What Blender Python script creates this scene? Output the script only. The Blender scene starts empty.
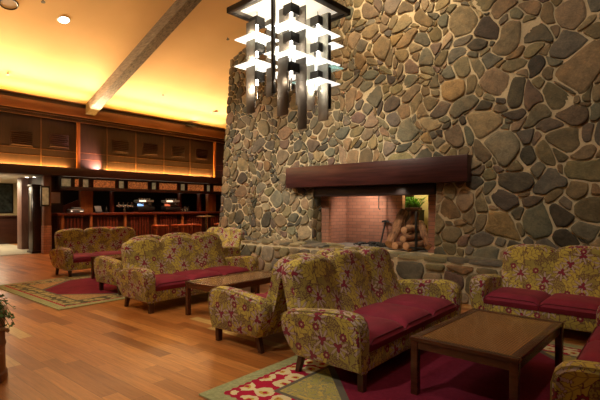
import bpy, bmesh, math, random
from mathutils import Vector, Matrix
PI = math.pi
random.seed(7)
scene = bpy.context.scene
COL = scene.collection

# ------------------------------------------------------------------ camera
YAW = math.radians(40.0)
cd = bpy.data.cameras.new('camera')
cam = bpy.data.objects.new('camera', cd)
COL.objects.link(cam)
cd.sensor_width = 36.0
cd.lens = 440.0 / 600.0 * 36.0
cd.shift_y = 7.0 / 600.0
cd.clip_start = 0.05
cam.location = (0, 0, 1.4)
cam.rotation_euler = (PI / 2, 0, YAW)
scene.camera = cam

# ------------------------------------------------------------------ shader node expressions
class X:
    """tiny wrapper: arithmetic on sockets makes Math nodes"""
    def __init__(s, nt, v): s.nt = nt; s.v = v
    def _m(s, op, *a):
        n = s.nt.nodes.new('ShaderNodeMath'); n.operation = op
        for i, q in enumerate((s,) + a):
            q = q.v if isinstance(q, X) else q
            if isinstance(q, (int, float)): n.inputs[i].default_value = q
            else: s.nt.links.new(q, n.inputs[i])
        return X(s.nt, n.outputs[0])
    def __add__(s, o): return s._m('ADD', o)
    __radd__ = __add__
    def __sub__(s, o): return s._m('SUBTRACT', o)
    def __rsub__(s, o): return (s * -1.0) + o
    def __mul__(s, o): return s._m('MULTIPLY', o)
    __rmul__ = __mul__
    def __truediv__(s, o): return s._m('DIVIDE', o)
    def lt(s, o): return s._m('LESS_THAN', o)
    def gt(s, o): return s._m('GREATER_THAN', o)
    def abs(s): return s._m('ABSOLUTE')
    def sin(s): return s._m('SINE')
    def cos(s): return s._m('COSINE')
    def floor(s): return s._m('FLOOR')
    def fract(s): return s._m('FRACT')
    def sqrt(s): return s._m('SQRT')
    def atan2(s, o): return s._m('ARCTAN2', o)
    def min(s, o): return s._m('MINIMUM', o)
    def max(s, o): return s._m('MAXIMUM', o)
    def pow(s, o): return s._m('POWER', o)

class Mat:
    def __init__(s, name, rough=0.6, metal=0.0, spec=0.5, coat=0.0, coat_r=0.1):
        s.m = bpy.data.materials.new(name); s.m.use_nodes = True
        s.nt = s.m.node_tree; s.b = s.nt.nodes['Principled BSDF']
        s.b.inputs['Roughness'].default_value = rough
        s.b.inputs['Metallic'].default_value = metal
        s.b.inputs['Specular IOR Level'].default_value = spec
        s.b.inputs['Coat Weight'].default_value = coat
        s.b.inputs['Coat Roughness'].default_value = coat_r
    def new(s, t, **k):
        n = s.nt.nodes.new(t)
        for a, b in k.items(): setattr(n, a, b)
        return n
    def link(s, a, b): s.nt.links.new(a.v if isinstance(a, X) else a, b)
    def x(s, v): return X(s.nt, v)
    def coord(s, kind='Object'):
        if not hasattr(s, '_tc'): s._tc = s.new('ShaderNodeTexCoord')
        return s._tc.outputs[kind]
    def mapped(s, kind, scale=(1, 1, 1), rot=(0, 0, 0)):
        n = s.new('ShaderNodeMapping'); s.link(s.coord(kind), n.inputs[0])
        n.inputs['Scale'].default_value = scale; n.inputs['Rotation'].default_value = rot
        return n.outputs[0]
    def sep(s, v):
        n = s.new('ShaderNodeSeparateXYZ'); s.link(v, n.inputs[0])
        return [s.x(o) for o in n.outputs]
    def comb(s, a, b, c=0.0):
        n = s.new('ShaderNodeCombineXYZ')
        for i, q in enumerate((a, b, c)):
            if isinstance(q, X): s.link(q, n.inputs[i])
            else: n.inputs[i].default_value = q
        return n.outputs[0]
    def noise(s, vec, scale=5, detail=3, rough=0.5, out=0):
        n = s.new('ShaderNodeTexNoise'); s.link(vec, n.inputs['Vector'])
        n.inputs['Scale'].default_value = scale; n.inputs['Detail'].default_value = detail
        n.inputs['Roughness'].default_value = rough
        return s.x(n.outputs[out])
    def voro(s, vec, scale=1, dim='2D', rnd=1.0, feature='F1'):
        n = s.new('ShaderNodeTexVoronoi', voronoi_dimensions=dim, feature=feature)
        s.link(vec, n.inputs['Vector']); n.inputs['Scale'].default_value = scale
        n.inputs['Randomness'].default_value = rnd
        return n
    def mix(s, f, a, b, mode='MIX'):
        n = s.new('ShaderNodeMix', data_type='RGBA', blend_type=mode)
        n.clamp_factor = True
        if isinstance(f, X): s.link(f, n.inputs[0])
        else: n.inputs[0].default_value = f
        for i, q in ((6, a), (7, b)):
            if isinstance(q, tuple): n.inputs[i].default_value = (q[0], q[1], q[2], 1)
            else: s.link(q, n.inputs[i])
        return n.outputs[2]
    def ramp(s, f, stops):
        n = s.new('ShaderNodeValToRGB'); s.link(f, n.inputs[0])
        e = n.color_ramp.elements
        while len(e) < len(stops): e.new(0.5)
        for q, (p, c) in zip(e, stops): q.position = p; q.color = (c[0], c[1], c[2], 1)
        return n.outputs[0]
    def color(s, c):
        if isinstance(c, tuple): s.b.inputs['Base Color'].default_value = (c[0], c[1], c[2], 1)
        else: s.link(c, s.b.inputs['Base Color'])
        return s
    def bump(s, h, strength=0.3, dist=0.01):
        n = s.new('ShaderNodeBump'); n.inputs['Strength'].default_value = strength
        n.inputs['Distance'].default_value = dist
        s.link(h, n.inputs['Height']); s.link(n.outputs[0], s.b.inputs['Normal']); return s
    def emit(s, c, st):
        s.b.inputs['Emission Color'].default_value = (c[0], c[1], c[2], 1)
        s.b.inputs['Emission Strength'].default_value = st; return s

MATS = {}
def reg(k, m): MATS[k] = m.m; return m

def wood(key, c1, c2, rough=0.4, grain=(1.5, 14, 14), coat=0.0, kind='Object', spec=0.5):
    m = Mat(key, rough, coat=coat, spec=spec)
    v = m.mapped(kind, grain)
    n = m.noise(v, 2.2, 6, 0.62); n2 = m.noise(m.coord(kind), 1.3, 2)
    m.color(m.ramp(n * 0.75 + n2 * 0.25, [(0.3, c1), (0.7, c2)])); m.bump(n, 0.25, 0.004)
    return reg(key, m)
def plain(key, c, rough=0.6, metal=0.0, var=0.15, scale=6, **k):
    m = Mat(key, rough, metal, **k)
    n = m.noise(m.coord('Object'), scale, 4)
    m.color(m.ramp(n, [(0.3, tuple(q * (1 - var) for q in c)), (0.7, tuple(min(1, q * (1 + var)) for q in c))]))
    return reg(key, m)
def lamp(key, c, st, base=(0.8, 0.8, 0.8)):
    m = Mat(key, 0.4); m.color(base); m.emit(c, st); return reg(key, m)

# woods and plain stuff
wood('leg_wood', (0.035, 0.012, 0.006), (0.085, 0.03, 0.014), 0.35, (20, 20, 2))
wood('table_wood', (0.045, 0.014, 0.007), (0.12, 0.04, 0.017), 0.26, (3, 14, 14), coat=0.3)
wood('mantel_wood', (0.018, 0.006, 0.007), (0.095, 0.028, 0.026), 0.34, (0.7, 9, 14))
wood('lintel_wood', (0.012, 0.008, 0.009), (0.035, 0.02, 0.02), 0.5, (0.8, 10, 12))
wood('bar_red', (0.07, 0.013, 0.008), (0.20, 0.042, 0.02), 0.3, (10, 10, 1.2))
wood('bar_dark', (0.018, 0.006, 0.004), (0.05, 0.016, 0.009), 0.35, (8, 1.0, 8))
wood('bar_orange', (0.24, 0.075, 0.022), (0.42, 0.15, 0.045), 0.4, (8, 8, 1))
wood('panel_wood', (0.020, 0.008, 0.005), (0.042, 0.016, 0.008), 0.5, (6, 6, 0.8))
wood('joint_wood', (0.12, 0.05, 0.02), (0.2, 0.085, 0.03), 0.35, (6, 1, 6))
wood('frieze_wood', (0.12, 0.04, 0.010), (0.20, 0.07, 0.018), 0.42, (6, 0.7, 6))
wood('pink_wood', (0.13, 0.06, 0.045), (0.24, 0.12, 0.09), 0.5, (8, 8, 1.2))
wood('barrel_wood', (0.11, 0.04, 0.014), (0.30, 0.11, 0.04), 0.35, (9, 9, 1.0))
wood('stool_wood', (0.12, 0.025, 0.012), (0.24, 0.06, 0.028), 0.35, (9, 9, 1))
plain('stool_leather', (0.42, 0.10, 0.035), 0.4)
plain('dark_metal', (0.03, 0.025, 0.022), 0.35, 0.6)
plain('bronze', (0.12, 0.10, 0.08), 0.55, 0.35)
plain('steel', (0.5, 0.5, 0.5), 0.22, 0.95, 0.05)
plain('brushed', (0.34, 0.32, 0.28), 0.5, 0.4, 0.08)
plain('black', (0.012, 0.010, 0.010), 0.45)
plain('iron', (0.02, 0.018, 0.017), 0.55, 0.4)
plain('white', (0.7, 0.7, 0.68), 0.5, var=0.04)
plain('paper', (0.45, 0.42, 0.42), 0.7, var=0.04)
plain('speaker_paint', (0.33, 0.21, 0.11), 0.6, var=0.03)
plain('rope', (0.42, 0.32, 0.2), 0.85, var=0.3, scale=60)
plain('soil', (0.03, 0.02, 0.012), 0.95)
plain('ivy', (0.06, 0.16, 0.03), 0.45, var=0.5, scale=20)
plain('fern', (0.13, 0.34, 0.03), 0.45, var=0.4, scale=20)
plain('ash', (0.16, 0.14, 0.125), 0.95, var=0.4, scale=8)
plain('tan_wall', (0.55, 0.42, 0.22), 0.8, var=0.05)
plain('soffit_paint', (0.55, 0.5, 0.42), 0.8, var=0.03)
plain('pale_tile', (0.5, 0.44, 0.33), 0.35, var=0.12, scale=2)
plain('dark_wall', (0.035, 0.02, 0.015), 0.6, var=0.2)
plain('grey_plastic', (0.18, 0.2, 0.24), 0.4)
plain('cut_wood', (0.42, 0.22, 0.11), 0.8, var=0.2, scale=30)
plain('picture', (0.03, 0.035, 0.03), 0.3, var=0.9, scale=9)
plain('terracotta', (0.12, 0.05, 0.03), 0.7)
lamp('lamp_white', (1, 0.88, 0.68), 10)
lamp('down_glow', (1, 0.9, 0.75), 9)
lamp('strip_glow', (1, 0.58, 0.16), 20)
lamp('spot_glow', (1, 0.62, 0.5), 30)
lamp('screen_blue', (0.25, 0.55, 1), 1.4)
lamp('screen_warm', (1, 0.82, 0.6), 1.3)
lamp('screen_red', (1, 0.15, 0.05), 0.8)
lamp('sign_glow', (1, 0.72, 0.32), 0.7)
lamp('yellow_glow', (1, 0.62, 0.12), 2.2)
lamp('tube', (1, 0.92, 0.8), 9)
lamp('top_glow', (1, 0.86, 0.66), 0.55, (0.7, 0.68, 0.62))
plain('crimson_shade_cord', (0.12, 0.004, 0.018), 0.8)

# frosted glass plates of the chandelier: lit lamp diffusers, green tinted rim
m = Mat('lit_glass', 0.25); m.color((0.8, 0.9, 0.85)); m.emit((1, 0.95, 0.85), 1.2); reg('lit_glass', m)
m = Mat('edge_glass', 0.12); m.color((0.55, 0.8, 0.72)); m.b.inputs['Transmission Weight'].default_value = 0.85
m.emit((0.6, 0.85, 0.75), 0.12); reg('edge_glass', m)
m = Mat('art_glass', 0.3); v = m.noise(m.coord('Object'), 9, 2); m.color(m.ramp(v, [(0.3, (0.2, 0.15, 0.05)), (0.7, (0.5, 0.42, 0.2))]))
m.emit((1, 0.8, 0.4), 0.11); reg('art_glass', m)
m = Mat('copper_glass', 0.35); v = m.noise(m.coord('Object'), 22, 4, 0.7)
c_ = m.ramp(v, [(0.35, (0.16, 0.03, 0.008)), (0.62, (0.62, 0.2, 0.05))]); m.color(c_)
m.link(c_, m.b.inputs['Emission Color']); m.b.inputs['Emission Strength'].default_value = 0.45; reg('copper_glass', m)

# woven cane under glass
m = Mat('cane', 0.22, coat=0.5, coat_r=0.08)
ox, oy, oz = m.sep(m.coord('Object'))
a_ = ((ox + oy) * 170.0).sin(); b_ = ((ox - oy) * 170.0).sin()
h_ = a_ * b_ * 0.5 + 0.5
big = m.noise(m.coord('Object'), 4, 3)
m.color(m.mix(h_, (0.09, 0.033, 0.01), (0.50, 0.25, 0.075))); 
m.color(m.mix(big * 0.35, m.b.inputs['Base Color'].links[0].from_socket, (0.12, 0.05, 0.015)))
m.bump(h_, 0.3, 0.002); reg('cane', m)

# crimson seat fabric with fine rib
m = Mat('crimson', 0.8)
n = m.noise(m.coord('Object'), 5, 3); f = m.noise(m.coord('Object'), 160, 2)
m.color(m.ramp(n * 0.6 + f * 0.4, [(0.3, (0.16, 0.005, 0.025)), (0.72, (0.30, 0.014, 0.05))])); m.bump(f, 0.3, 0.003)
m.b.inputs['Sheen Weight'].default_value = 0.05; reg('crimson', m)
m = Mat('piping', 0.8); m.color((0.30, 0.24, 0.08)); reg('piping', m)

# floral upholstery
def floral():
    m = Mat('floral', 0.85)
    m.b.inputs['Sheen Weight'].default_value = 0.1
    uvn = m.new('ShaderNodeUVMap'); uv = uvn.outputs[0]
    dn = m.new('ShaderNodeTexNoise'); m.link(uv, dn.inputs['Vector']); dn.inputs['Scale'].default_value = 9
    vm = m.new('ShaderNodeVectorMath', operation='MULTIPLY_ADD')
    m.link(dn.outputs['Color'], vm.inputs[0]); vm.inputs[1].default_value = (0.03, 0.03, 0)
    m.link(uv, vm.inputs[2]); uvw = vm.outputs[0]
    YEL = (0.56, 0.46, 0.085); YEL2 = (0.43, 0.36, 0.07); PLUM = (0.13, 0.05, 0.045)
    LAV = (0.50, 0.40, 0.36); CRIM = (0.25, 0.014, 0.045)
    # ground: yellow-olive with faint veining and a few plum sprigs
    sp = m.voro(uvw, 70, rnd=1.0)
    tone = m.noise(uv, 6, 2); patch = m.noise(uv, 4.2, 2)
    ground = m.mix((tone - 0.35) * 3.0, (0.30, 0.25, 0.06), (0.42, 0.35, 0.08))
    bgm = m.x(sp.outputs['Distance']).gt(0.40) * patch.gt(0.45)
    col = m.mix(bgm * 0.8, ground, PLUM)
    def leaf_layer(col, S, off, L, Wd, k):
        mp = m.new('ShaderNodeMapping'); m.link(uvw, mp.inputs[0]); mp.inputs['Scale'].default_value = (S, S, S)
        mp.inputs['Location'].default_value = (off, off * 1.7, 0)
        vo = m.voro(mp.outputs[0], 1, rnd=0.75)
        sub = m.new('ShaderNodeVectorMath', operation='SUBTRACT'); m.link(mp.outputs[0], sub.inputs[0]); m.link(vo.outputs['Position'], sub.inputs[1])
        dx, dy, _ = m.sep(sub.outputs[0]); dx = dx / S; dy = dy / S
        r1, r2, r3 = m.sep(vo.outputs['Color'])
        th = r1 * 6.283; ct, st = th.cos(), th.sin()
        lx = dx * ct + dy * st; ly = dy * ct - dx * st
        ly = ly + lx * lx * ((r2 - 0.5) * 6.0)
        prof = 1.0 - (lx * lx) / (L * L)
        ser = (lx * 120.0 - ly.abs() * 95.0).sin()
        w = prof * Wd * (0.78 + 0.22 * ser)
        mask = ly.abs().lt(w)
        vein = ser.lt(-0.82).max(ly.abs().lt(0.0022))
        lc = m.mix(r3.gt(0.6), YEL, YEL2)
        lc = m.mix(vein * 0.6, lc, PLUM)
        rim = ly.abs().lt(w + 0.007)
        col = m.mix(rim, col, PLUM)
        return m.mix(mask, col, lc)
    col = leaf_layer(col, 5.2, 0.0, 0.125, 0.060, 0)
    col = leaf_layer(col, 4.4, 3.37, 0.135, 0.062, 1)
    def flower_layer(col, S, off, R0, keep, rnd, spray):
        mp = m.new('ShaderNodeMapping'); m.link(uv, mp.inputs[0]); mp.inputs['Scale'].default_value = (S, S, S)
        mp.inputs['Location'].default_value = (off, off * 0.6, 0)
        vo = m.voro(mp.outputs[0], 1, rnd=rnd)
        sub = m.new('ShaderNodeVectorMath', operation='SUBTRACT'); m.link(mp.outputs[0], sub.inputs[0]); m.link(vo.outputs['Position'], sub.inputs[1])
        dx, dy, _ = m.sep(sub.outputs[0]); dx = dx / S; dy = dy / S
        r1, r2, r3 = m.sep(vo.outputs['Color'])
        kp = r2.lt(keep)
        r = (dx * dx + dy * dy).sqrt(); th = dy.atan2(dx) + r1 * 6.0
        if spray:
            wob = (r * 60.0).sin() * 0.25
            arm = (th * 9.0 + wob).sin() * 0.5 + 0.5
            jag = ((r * 420.0).sin() * 0.16)
            sm = (arm + jag).gt(r / spray) * kp * r.lt(spray)
            sm2 = (arm + jag + 0.2).gt(r / spray) * kp * r.lt(spray * 1.06)
            col = m.mix(sm2 * 0.75, col, PLUM)
            col = m.mix(sm, col, LAV)
            R = (0.66 + 0.34 * (th * 3.0 + 1.0).cos()) * R0
            col = m.mix(r.lt(R + 0.005) * kp, col, (0.10, 0.02, 0.03))
            return m.mix(r.lt(R) * kp, col, CRIM)
        R = (0.88 + 0.12 * (th * 8.0).cos()) * R0
        col = m.mix(r.lt(R + 0.004) * kp, col, (0.10, 0.02, 0.03))
        col = m.mix(r.lt(R) * kp, col, CRIM)
        col = m.mix(r.lt(R0 * 0.50) * kp, col, (0.13, 0.02, 0.04))
        col = m.mix(r.lt(R0 * 0.34) * kp, col, (0.58, 0.42, 0.26))
        return col
    col = flower_layer(col, 4.6, 1.3, 0.041, 0.9, 0.8, 0.10)
    col = flower_layer(col, 4.9, 5.1, 0.033, 0.55, 0.8, 0)
    m.color(col)
    fz = m.noise(uv, 300, 2); m.bump(fz, 0.25, 0.002)
    reg('floral', m)
floral()

# stones and mortar share one material, driven by a per-stone colour attribute
def stone_mat():
    m = Mat('stone', 0.8, spec=0.35)
    at = m.new('ShaderNodeAttribute', attribute_name='stone_color')
    n1 = m.noise(m.coord('Object'), 7, 6, 0.65); n2 = m.noise(m.coord('Object'), 38, 5, 0.7)
    n3 = m.noise(m.coord('Object'), 2.6, 3)
    k = m.ramp(n1 * 0.6 + n2 * 0.4, [(0.32, (0.50, 0.50, 0.48)), (0.5, (0.92, 0.92, 0.88)), (0.68, (1.5, 1.38, 1.18))])
    c = m.mix(1.0, at.outputs['Color'], k, 'MULTIPLY')
    c = m.mix((n3 - 0.56) * 1.8, c, (0.27, 0.185, 0.09))
    m.color(c); m.bump(n1 * 0.6 + n2 * 0.5, 0.65, 0.03); reg('stone', m)
    m = Mat('mortar', 0.95, spec=0.2)
    n1 = m.noise(m.coord('Object'), 30, 5, 0.7); n2 = m.noise(m.coord('Object'), 2, 2)
    m.color(m.ramp(n1 * 0.6 + n2 * 0.4, [(0.3, (0.50, 0.41, 0.26)), (0.7, (0.76, 0.65, 0.44))])); m.bump(n1, 0.6, 0.02); reg('mortar', m)
stone_mat()

# bricks
m = Mat('brick', 0.85)
bn = m.new('ShaderNodeTexBrick'); uvn = m.new('ShaderNodeUVMap'); m.link(uvn.outputs[0], bn.inputs['Vector'])
bn.inputs['Scale'].default_value = 1.0; bn.inputs['Brick Width'].default_value = 0.215; bn.inputs['Row Height'].default_value = 0.072
bn.inputs['Mortar Size'].default_value = 0.006; bn.inputs['Mortar Smooth'].default_value = 0.2
bn.inputs['Color1'].default_value = (0.46, 0.21, 0.135, 1); bn.inputs['Color2'].default_value = (0.36, 0.155, 0.10, 1)
bn.inputs['Mortar'].default_value = (0.20, 0.13, 0.10, 1)
n = m.noise(m.coord('Object'), 3, 4)
m.color(m.mix((n - 0.45) * 1.2, bn.outputs['Color'], (0.12, 0.08, 0.06)))
m.bump(bn.outputs['Fac'], -0.5, 0.01); reg('brick', m)

# bark
m = Mat('bark', 0.9)
v = m.mapped('Object', (14, 14, 2.5)); n = m.noise(v, 2, 6, 0.7); n2 = m.noise(m.coord('Object'), 6, 3)
m.color(m.ramp(n * 0.6 + n2 * 0.4, [(0.38, (0.07, 0.03, 0.018)), (0.5, (0.28, 0.13, 0.06)), (0.66, (0.46, 0.26, 0.14))])); m.bump(n, 0.9, 0.02); reg('bark', m)

# floor boards
m = Mat('floor_boards', 0.27, spec=0.5)
ox, oy, oz = m.sep(m.coord('Object'))
W_, L_ = 0.128, 1.15
row = (oy / W_).floor()
wn = m.new('ShaderNodeTexWhiteNoise', noise_dimensions='1D'); m.link(row, wn.inputs['W'])
xo = ox / L_ + m.x(wn.outputs['Value']) * 7.0
pl = xo.floor()
wn2 = m.new('ShaderNodeTexWhiteNoise', noise_dimensions='2D'); m.link(m.comb(row, pl), wn2.inputs['Vector'])
rv = m.x(wn2.outputs['Value'])
base = m.ramp(rv, [(0.0, (0.25, 0.09, 0.026)), (0.2, (0.37, 0.15, 0.042)), (0.5, (0.45, 0.19, 0.055)), (0.85, (0.54, 0.25, 0.075)), (0.965, (0.53, 0.235, 0.066)), (0.985, (0.60, 0.45, 0.18))])
gv = m.comb(ox * 1.6 + rv * 30.0, oy * 26.0, rv * 10.0)
g = m.noise(gv, 1.6, 7, 0.72); g = (g - 0.5) * 1.7 + 0.56
base = m.mix(g, m.mix(1.0, base, (0.46, 0.38, 0.32), 'MULTIPLY'), m.mix(1.0, base, (1.25, 1.2, 1.15), 'MULTIPLY'))
ey = ((oy / W_).fract() - 0.5).abs().gt(0.487); ex = (xo.fract() - 0.5).abs().gt(0.4985)
gap = ey.max(ex)
base = m.mix(gap * 0.75, base, (0.07, 0.025, 0.01))
m.color(base); m.bump(g * 0.12 - gap * 1.0, 0.25, 0.004)
rn = m.noise(m.coord('Object'), 2.2, 3); m.link(rn * 0.14 + 0.25, m.b.inputs['Roughness'])
reg('floor_boards', m)

# plaster ceiling
m = Mat('ceiling_plaster', 0.9, spec=0.2); n = m.noise(m.coord('Object'), 0.8, 3)
m.color(m.ramp(n, [(0.3, (0.66, 0.43, 0.20)), (0.7, (0.72, 0.48, 0.235))])); reg('ceiling_plaster', m)
# old beam: dark timber with a pale mossy underside grain
m = Mat('old_beam', 0.8); v = m.mapped('Object', (1.2, 10, 10)); n = m.noise(v, 3, 6, 0.7)
m.color(m.ramp(n, [(0.35, (0.07, 0.045, 0.028)), (0.6, (0.20, 0.145, 0.09)), (0.75, (0.34, 0.28, 0.18))])); m.bump(n, 0.6, 0.02); reg('old_beam', m)

# rugs: concentric bands, cut-corner crimson field
def rug_mat(key, W, H, GR=(0.40, 0.012, 0.05), CR=(0.66, 0.60, 0.38), GO=(0.52, 0.36, 0.07), F1=(0.36, 0.34, 0.11), F2=(0.42, 0.38, 0.14), F3=(0.17, 0.20, 0.16), F4=(0.52, 0.42, 0.12), sc=1.0):
    m = Mat(key, 0.95, spec=0.15)
    ox, oy, oz = m.sep(m.coord('Object'))
    dx = (ox * -1.0).max(ox) * -1.0 + W / 2; dy = (oy * -1.0).max(oy) * -1.0 + H / 2
    d = dx.min(dy)
    tone = m.noise(m.coord('Object'), 40, 3); t2 = m.noise(m.coord('Object'), 3, 3)
    sage = m.ramp(tone, [(0.3, (0.25, 0.28, 0.14)), (0.7, (0.38, 0.41, 0.23))])
    crim = m.ramp(tone * 0.5 + t2 * 0.5, [(0.3, (0.13, 0.010, 0.028)), (0.7, (0.23, 0.02, 0.05))])
    vo = m.voro(m.mapped('Object', (5.6, 5.6, 5.6)), 1, rnd=0.35)
    dn = m.noise(m.coord('Object'), 14, 2)
    vd = m.x(vo.outputs['Distance']) + (dn - 0.5) * 0.55
    scroll = m.mix(vd.lt(0.43), GR, CR)
    scroll = m.mix(vd.lt(0.17), scroll, GO)
    scroll = m.mix(vd.lt(0.08), scroll, GR)
    fn = m.noise(m.coord('Object'), 22, 3, 0.6)
    field = m.ramp(fn, [(0.42, F1), (0.47, F2), (0.53, F3), (0.58, F4)])
    grey = (0.13, 0.12, 0.10)
    s2 = dx + dy
    col = m.mix(s2.gt(1.47), field, grey)
    col = m.mix(s2.gt(1.55), col, crim)
    col = m.mix(d.lt(0.425), col, grey)
    jag = ((ox * 90.0).sin() * (oy * 90.0).sin()) * 0.008
    col = m.mix(d.lt(0.39), col, scroll)
    col = m.mix((d + jag).lt(0.155), col, (0.36, 0.012, 0.05))
    col = m.mix((d + jag).lt(0.125), col, sage)
    m.color(col); m.bump(tone, 0.4, 0.004); reg(key, m)
rug_mat('rug_a', 2.8, 3.15)
rug_mat('rug_b', 2.8, 3.15, (0.10, 0.10, 0.065), (0.36, 0.32, 0.16), (0.42, 0.34, 0.12), (0.40, 0.22, 0.10), (0.48, 0.30, 0.14), (0.20, 0.16, 0.10), (0.50, 0.34, 0.16))

# ------------------------------------------------------------------ mesh helpers
class MB:
    def __init__(s): s.v = []; s.f = []; s.uv = {}; s.sm = []; s.mi = []; s.vc = None
    def add(s, vs, fs, smooth=False, mi=0):
        o = len(s.v); s.v += [tuple(p) for p in vs]
        for f in fs: s.f.append(tuple(i + o for i in f)); s.sm.append(smooth); s.mi.append(mi)
        return o
    def box(s, x0, x1, y0, y1, z0, z1, bev=0.0, mi=0, M=None, seg=2):
        bm = bmesh.new(); bmesh.ops.create_cube(bm, size=1)
        for v in bm.verts:
            v.co = Vector(((x0 + x1) / 2 + v.co.x * (x1 - x0), (y0 + y1) / 2 + v.co.y * (y1 - y0), (z0 + z1) / 2 + v.co.z * (z1 - z0)))
        if bev > 0: bmesh.ops.bevel(bm, geom=bm.edges[:], offset=bev, segments=seg, affect='EDGES', profile=0.5)
        if M is not None: bmesh.ops.transform(bm, matrix=M, verts=bm.verts)
        bm.verts.index_update()
        s.add([v.co[:] for v in bm.verts], [[v.index for v in f.verts] for f in bm.faces], bev > 0, mi)
        bm.free(); return s
    def hexa(s, p8, mi=0):
        s.add(p8, [(0, 3, 2, 1), (4, 5, 6, 7), (0, 1, 5, 4), (1, 2, 6, 5), (2, 3, 7, 6), (3, 0, 4, 7)], False, mi); return s
    def tube(s, pts, rad, n=10, cap=True, mi=0, closed=False):
        pts = [Vector(p) for p in pts]; N = len(pts); vs = []
        if isinstance(rad, (int, float)): rad = [rad] * N
        up = None
        for i in range(N):
            if closed: t = pts[(i + 1) % N] - pts[i - 1]
            else: t = pts[min(i + 1, N - 1)] - pts[max(i - 1, 0)]
            t.normalize()
            if up is None: up = Vector((0, 0, 1)) if abs(t.z) < 0.9 else Vector((1, 0, 0))
            a = t.cross(up); 
            if a.length < 1e-5: a = t.orthogonal()
            a.normalize(); b = a.cross(t); up = b if b.length > 0 else up
            for k in range(n):
                q = 2 * PI * k / n
                vs.append(pts[i] + (a * math.cos(q) + b * math.sin(q)) * rad[i])
        fs = []
        for i in range(N if closed else N - 1):
            j = (i + 1) % N
            for k in range(n):
                k2 = (k + 1) % n; fs.append((i * n + k, i * n + k2, j * n + k2, j * n + k))
        s.add(vs, fs, True, mi)
        if cap and not closed:
            s.add(vs[:n], [tuple(range(n))[::-1]], False, mi); s.add(vs[-n:], [tuple(range(n))], False, mi)
        return s
    def lathe(s, prof, n=20, c=(0, 0, 0), mi=0):
        vs = []; fs = []
        for r, z in prof:
            for k in range(n):
                q = 2 * PI * k / n; vs.append((c[0] + r * math.cos(q), c[1] + r * math.sin(q), c[2] + z))
        for i in range(len(prof) - 1):
            for k in range(n):
                k2 = (k + 1) % n; fs.append((i * n + k, i * n + k2, (i + 1) * n + k2, (i + 1) * n + k))
        s.add(vs, fs, True, mi)
        return s
    def build(s, name, mat, parent=None, loc=(0, 0, 0), rot=None, uvscale=1.0):
        me = bpy.data.meshes.new(name); me.from_pydata(s.v, [], s.f)
        mats = mat if isinstance(mat, (list, tuple)) else [mat]
        for q in mats: me.materials.append(MATS[q])
        me.polygons.foreach_set('use_smooth', s.sm); me.polygons.foreach_set('material_index', s.mi)
        me.update()
        bm = bmesh.new(); bm.from_mesh(me); bmesh.ops.remove_doubles(bm, verts=bm.verts, dist=1e-5) if s.vc is None else None
        bmesh.ops.recalc_face_normals(bm, faces=bm.faces) if s.vc is None else None
        bm.to_mesh(me); bm.free()
        ul = me.uv_layers.new(name='UVMap')
        for p in me.polygons:
            n = p.normal; a = (abs(n.x), abs(n.y), abs(n.z)); k = a.index(max(a))
            for li in p.loop_indices:
                c = me.vertices[me.loops[li].vertex_index].co
                ul.data[li].uv = ((c.y, c.z) if k == 0 else (c.x, c.z) if k == 1 else (c.x, c.y))
        if any(s.sm):
            try: me.set_sharp_from_angle(angle=math.radians(42))
            except Exception: pass
        o = bpy.data.objects.new(name, me); COL.objects.link(o)
        o.location = loc
        if rot: o.rotation_euler = rot
        if parent: o.parent = parent
        return o

def tag(o, label, cat, group=None, kind=None):
    o['label'] = label; o['category'] = cat
    if group: o['group'] = group
    if kind: o['kind'] = kind
    return o
def struct(o): o['kind'] = 'structure'; return o
def thing(name, label, cat, loc=(0, 0, 0), rz=0, group=None):
    o = bpy.data.objects.new(name, None); COL.objects.link(o)
    o.empty_display_size = 0.1; o.location = loc; o.rotation_euler = (0, 0, rz)
    return tag(o, label, cat, group)
def dup(root, loc, rz, label, group=None):
    r = root.copy(); COL.objects.link(r); r.location = loc; r.rotation_euler = (0, 0, rz)
    r['label'] = label
    if group: r['group'] = group
    for ch in list(root.children):
        c = ch.copy(); COL.objects.link(c); c.parent = r
        for g in list(ch.children):
            d = g.copy(); COL.objects.link(d); d.parent = c
    return r

# ------------------------------------------------------------------ stone facing
PALETTE = [((0.20, 0.165, 0.105), 6), ((0.255, 0.205, 0.125), 6), ((0.15, 0.14, 0.115), 4), ((0.095, 0.085, 0.068), 3),
           ((0.24, 0.18, 0.105), 3), ((0.30, 0.235, 0.15), 3), ((0.18, 0.135, 0.105), 2), ((0.20, 0.185, 0.14), 4), ((0.28, 0.185, 0.095), 0.8)]
def pick_col(rng):
    t = rng.random() * sum(w for _, w in PALETTE)
    for c, w in PALETTE:
        t -= w
        if t <= 0: break
    j = rng.uniform(0.8, 1.25)
    return tuple(q * j * rng.uniform(0.93, 1.07) for q in c)
def clip(poly, a, b, c):
    """keep a*x+b*y<=c"""
    out = []
    for i in range(len(poly)):
        p, q = poly[i], poly[(i + 1) % len(poly)]
        dp = a * p[0] + b * p[1] - c; dq = a * q[0] + b * q[1] - c
        if dp <= 0: out.append(p)
        if (dp < 0) != (dq < 0) and abs(dp - dq) > 1e-12:
            t = dp / (dp - dq); out.append((p[0] + (q[0] - p[0]) * t, p[1] + (q[1] - p[1]) * t))
    return out
def area(poly):
    return 0.5 * sum(poly[i][0] * poly[(i + 1) % len(poly)][1] - poly[(i + 1) % len(poly)][0] * poly[i][1] for i in range(len(poly)))
def chaikin(p, t=0.22):
    o = []
    for i in range(len(p)):
        a, b = p[i], p[(i + 1) % len(p)]
        o.append((a[0] + (b[0] - a[0]) * t, a[1] + (b[1] - a[1]) * t)); o.append((a[0] + (b[0] - a[0]) * (1 - t), a[1] + (b[1] - a[1]) * (1 - t)))
    return o
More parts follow.
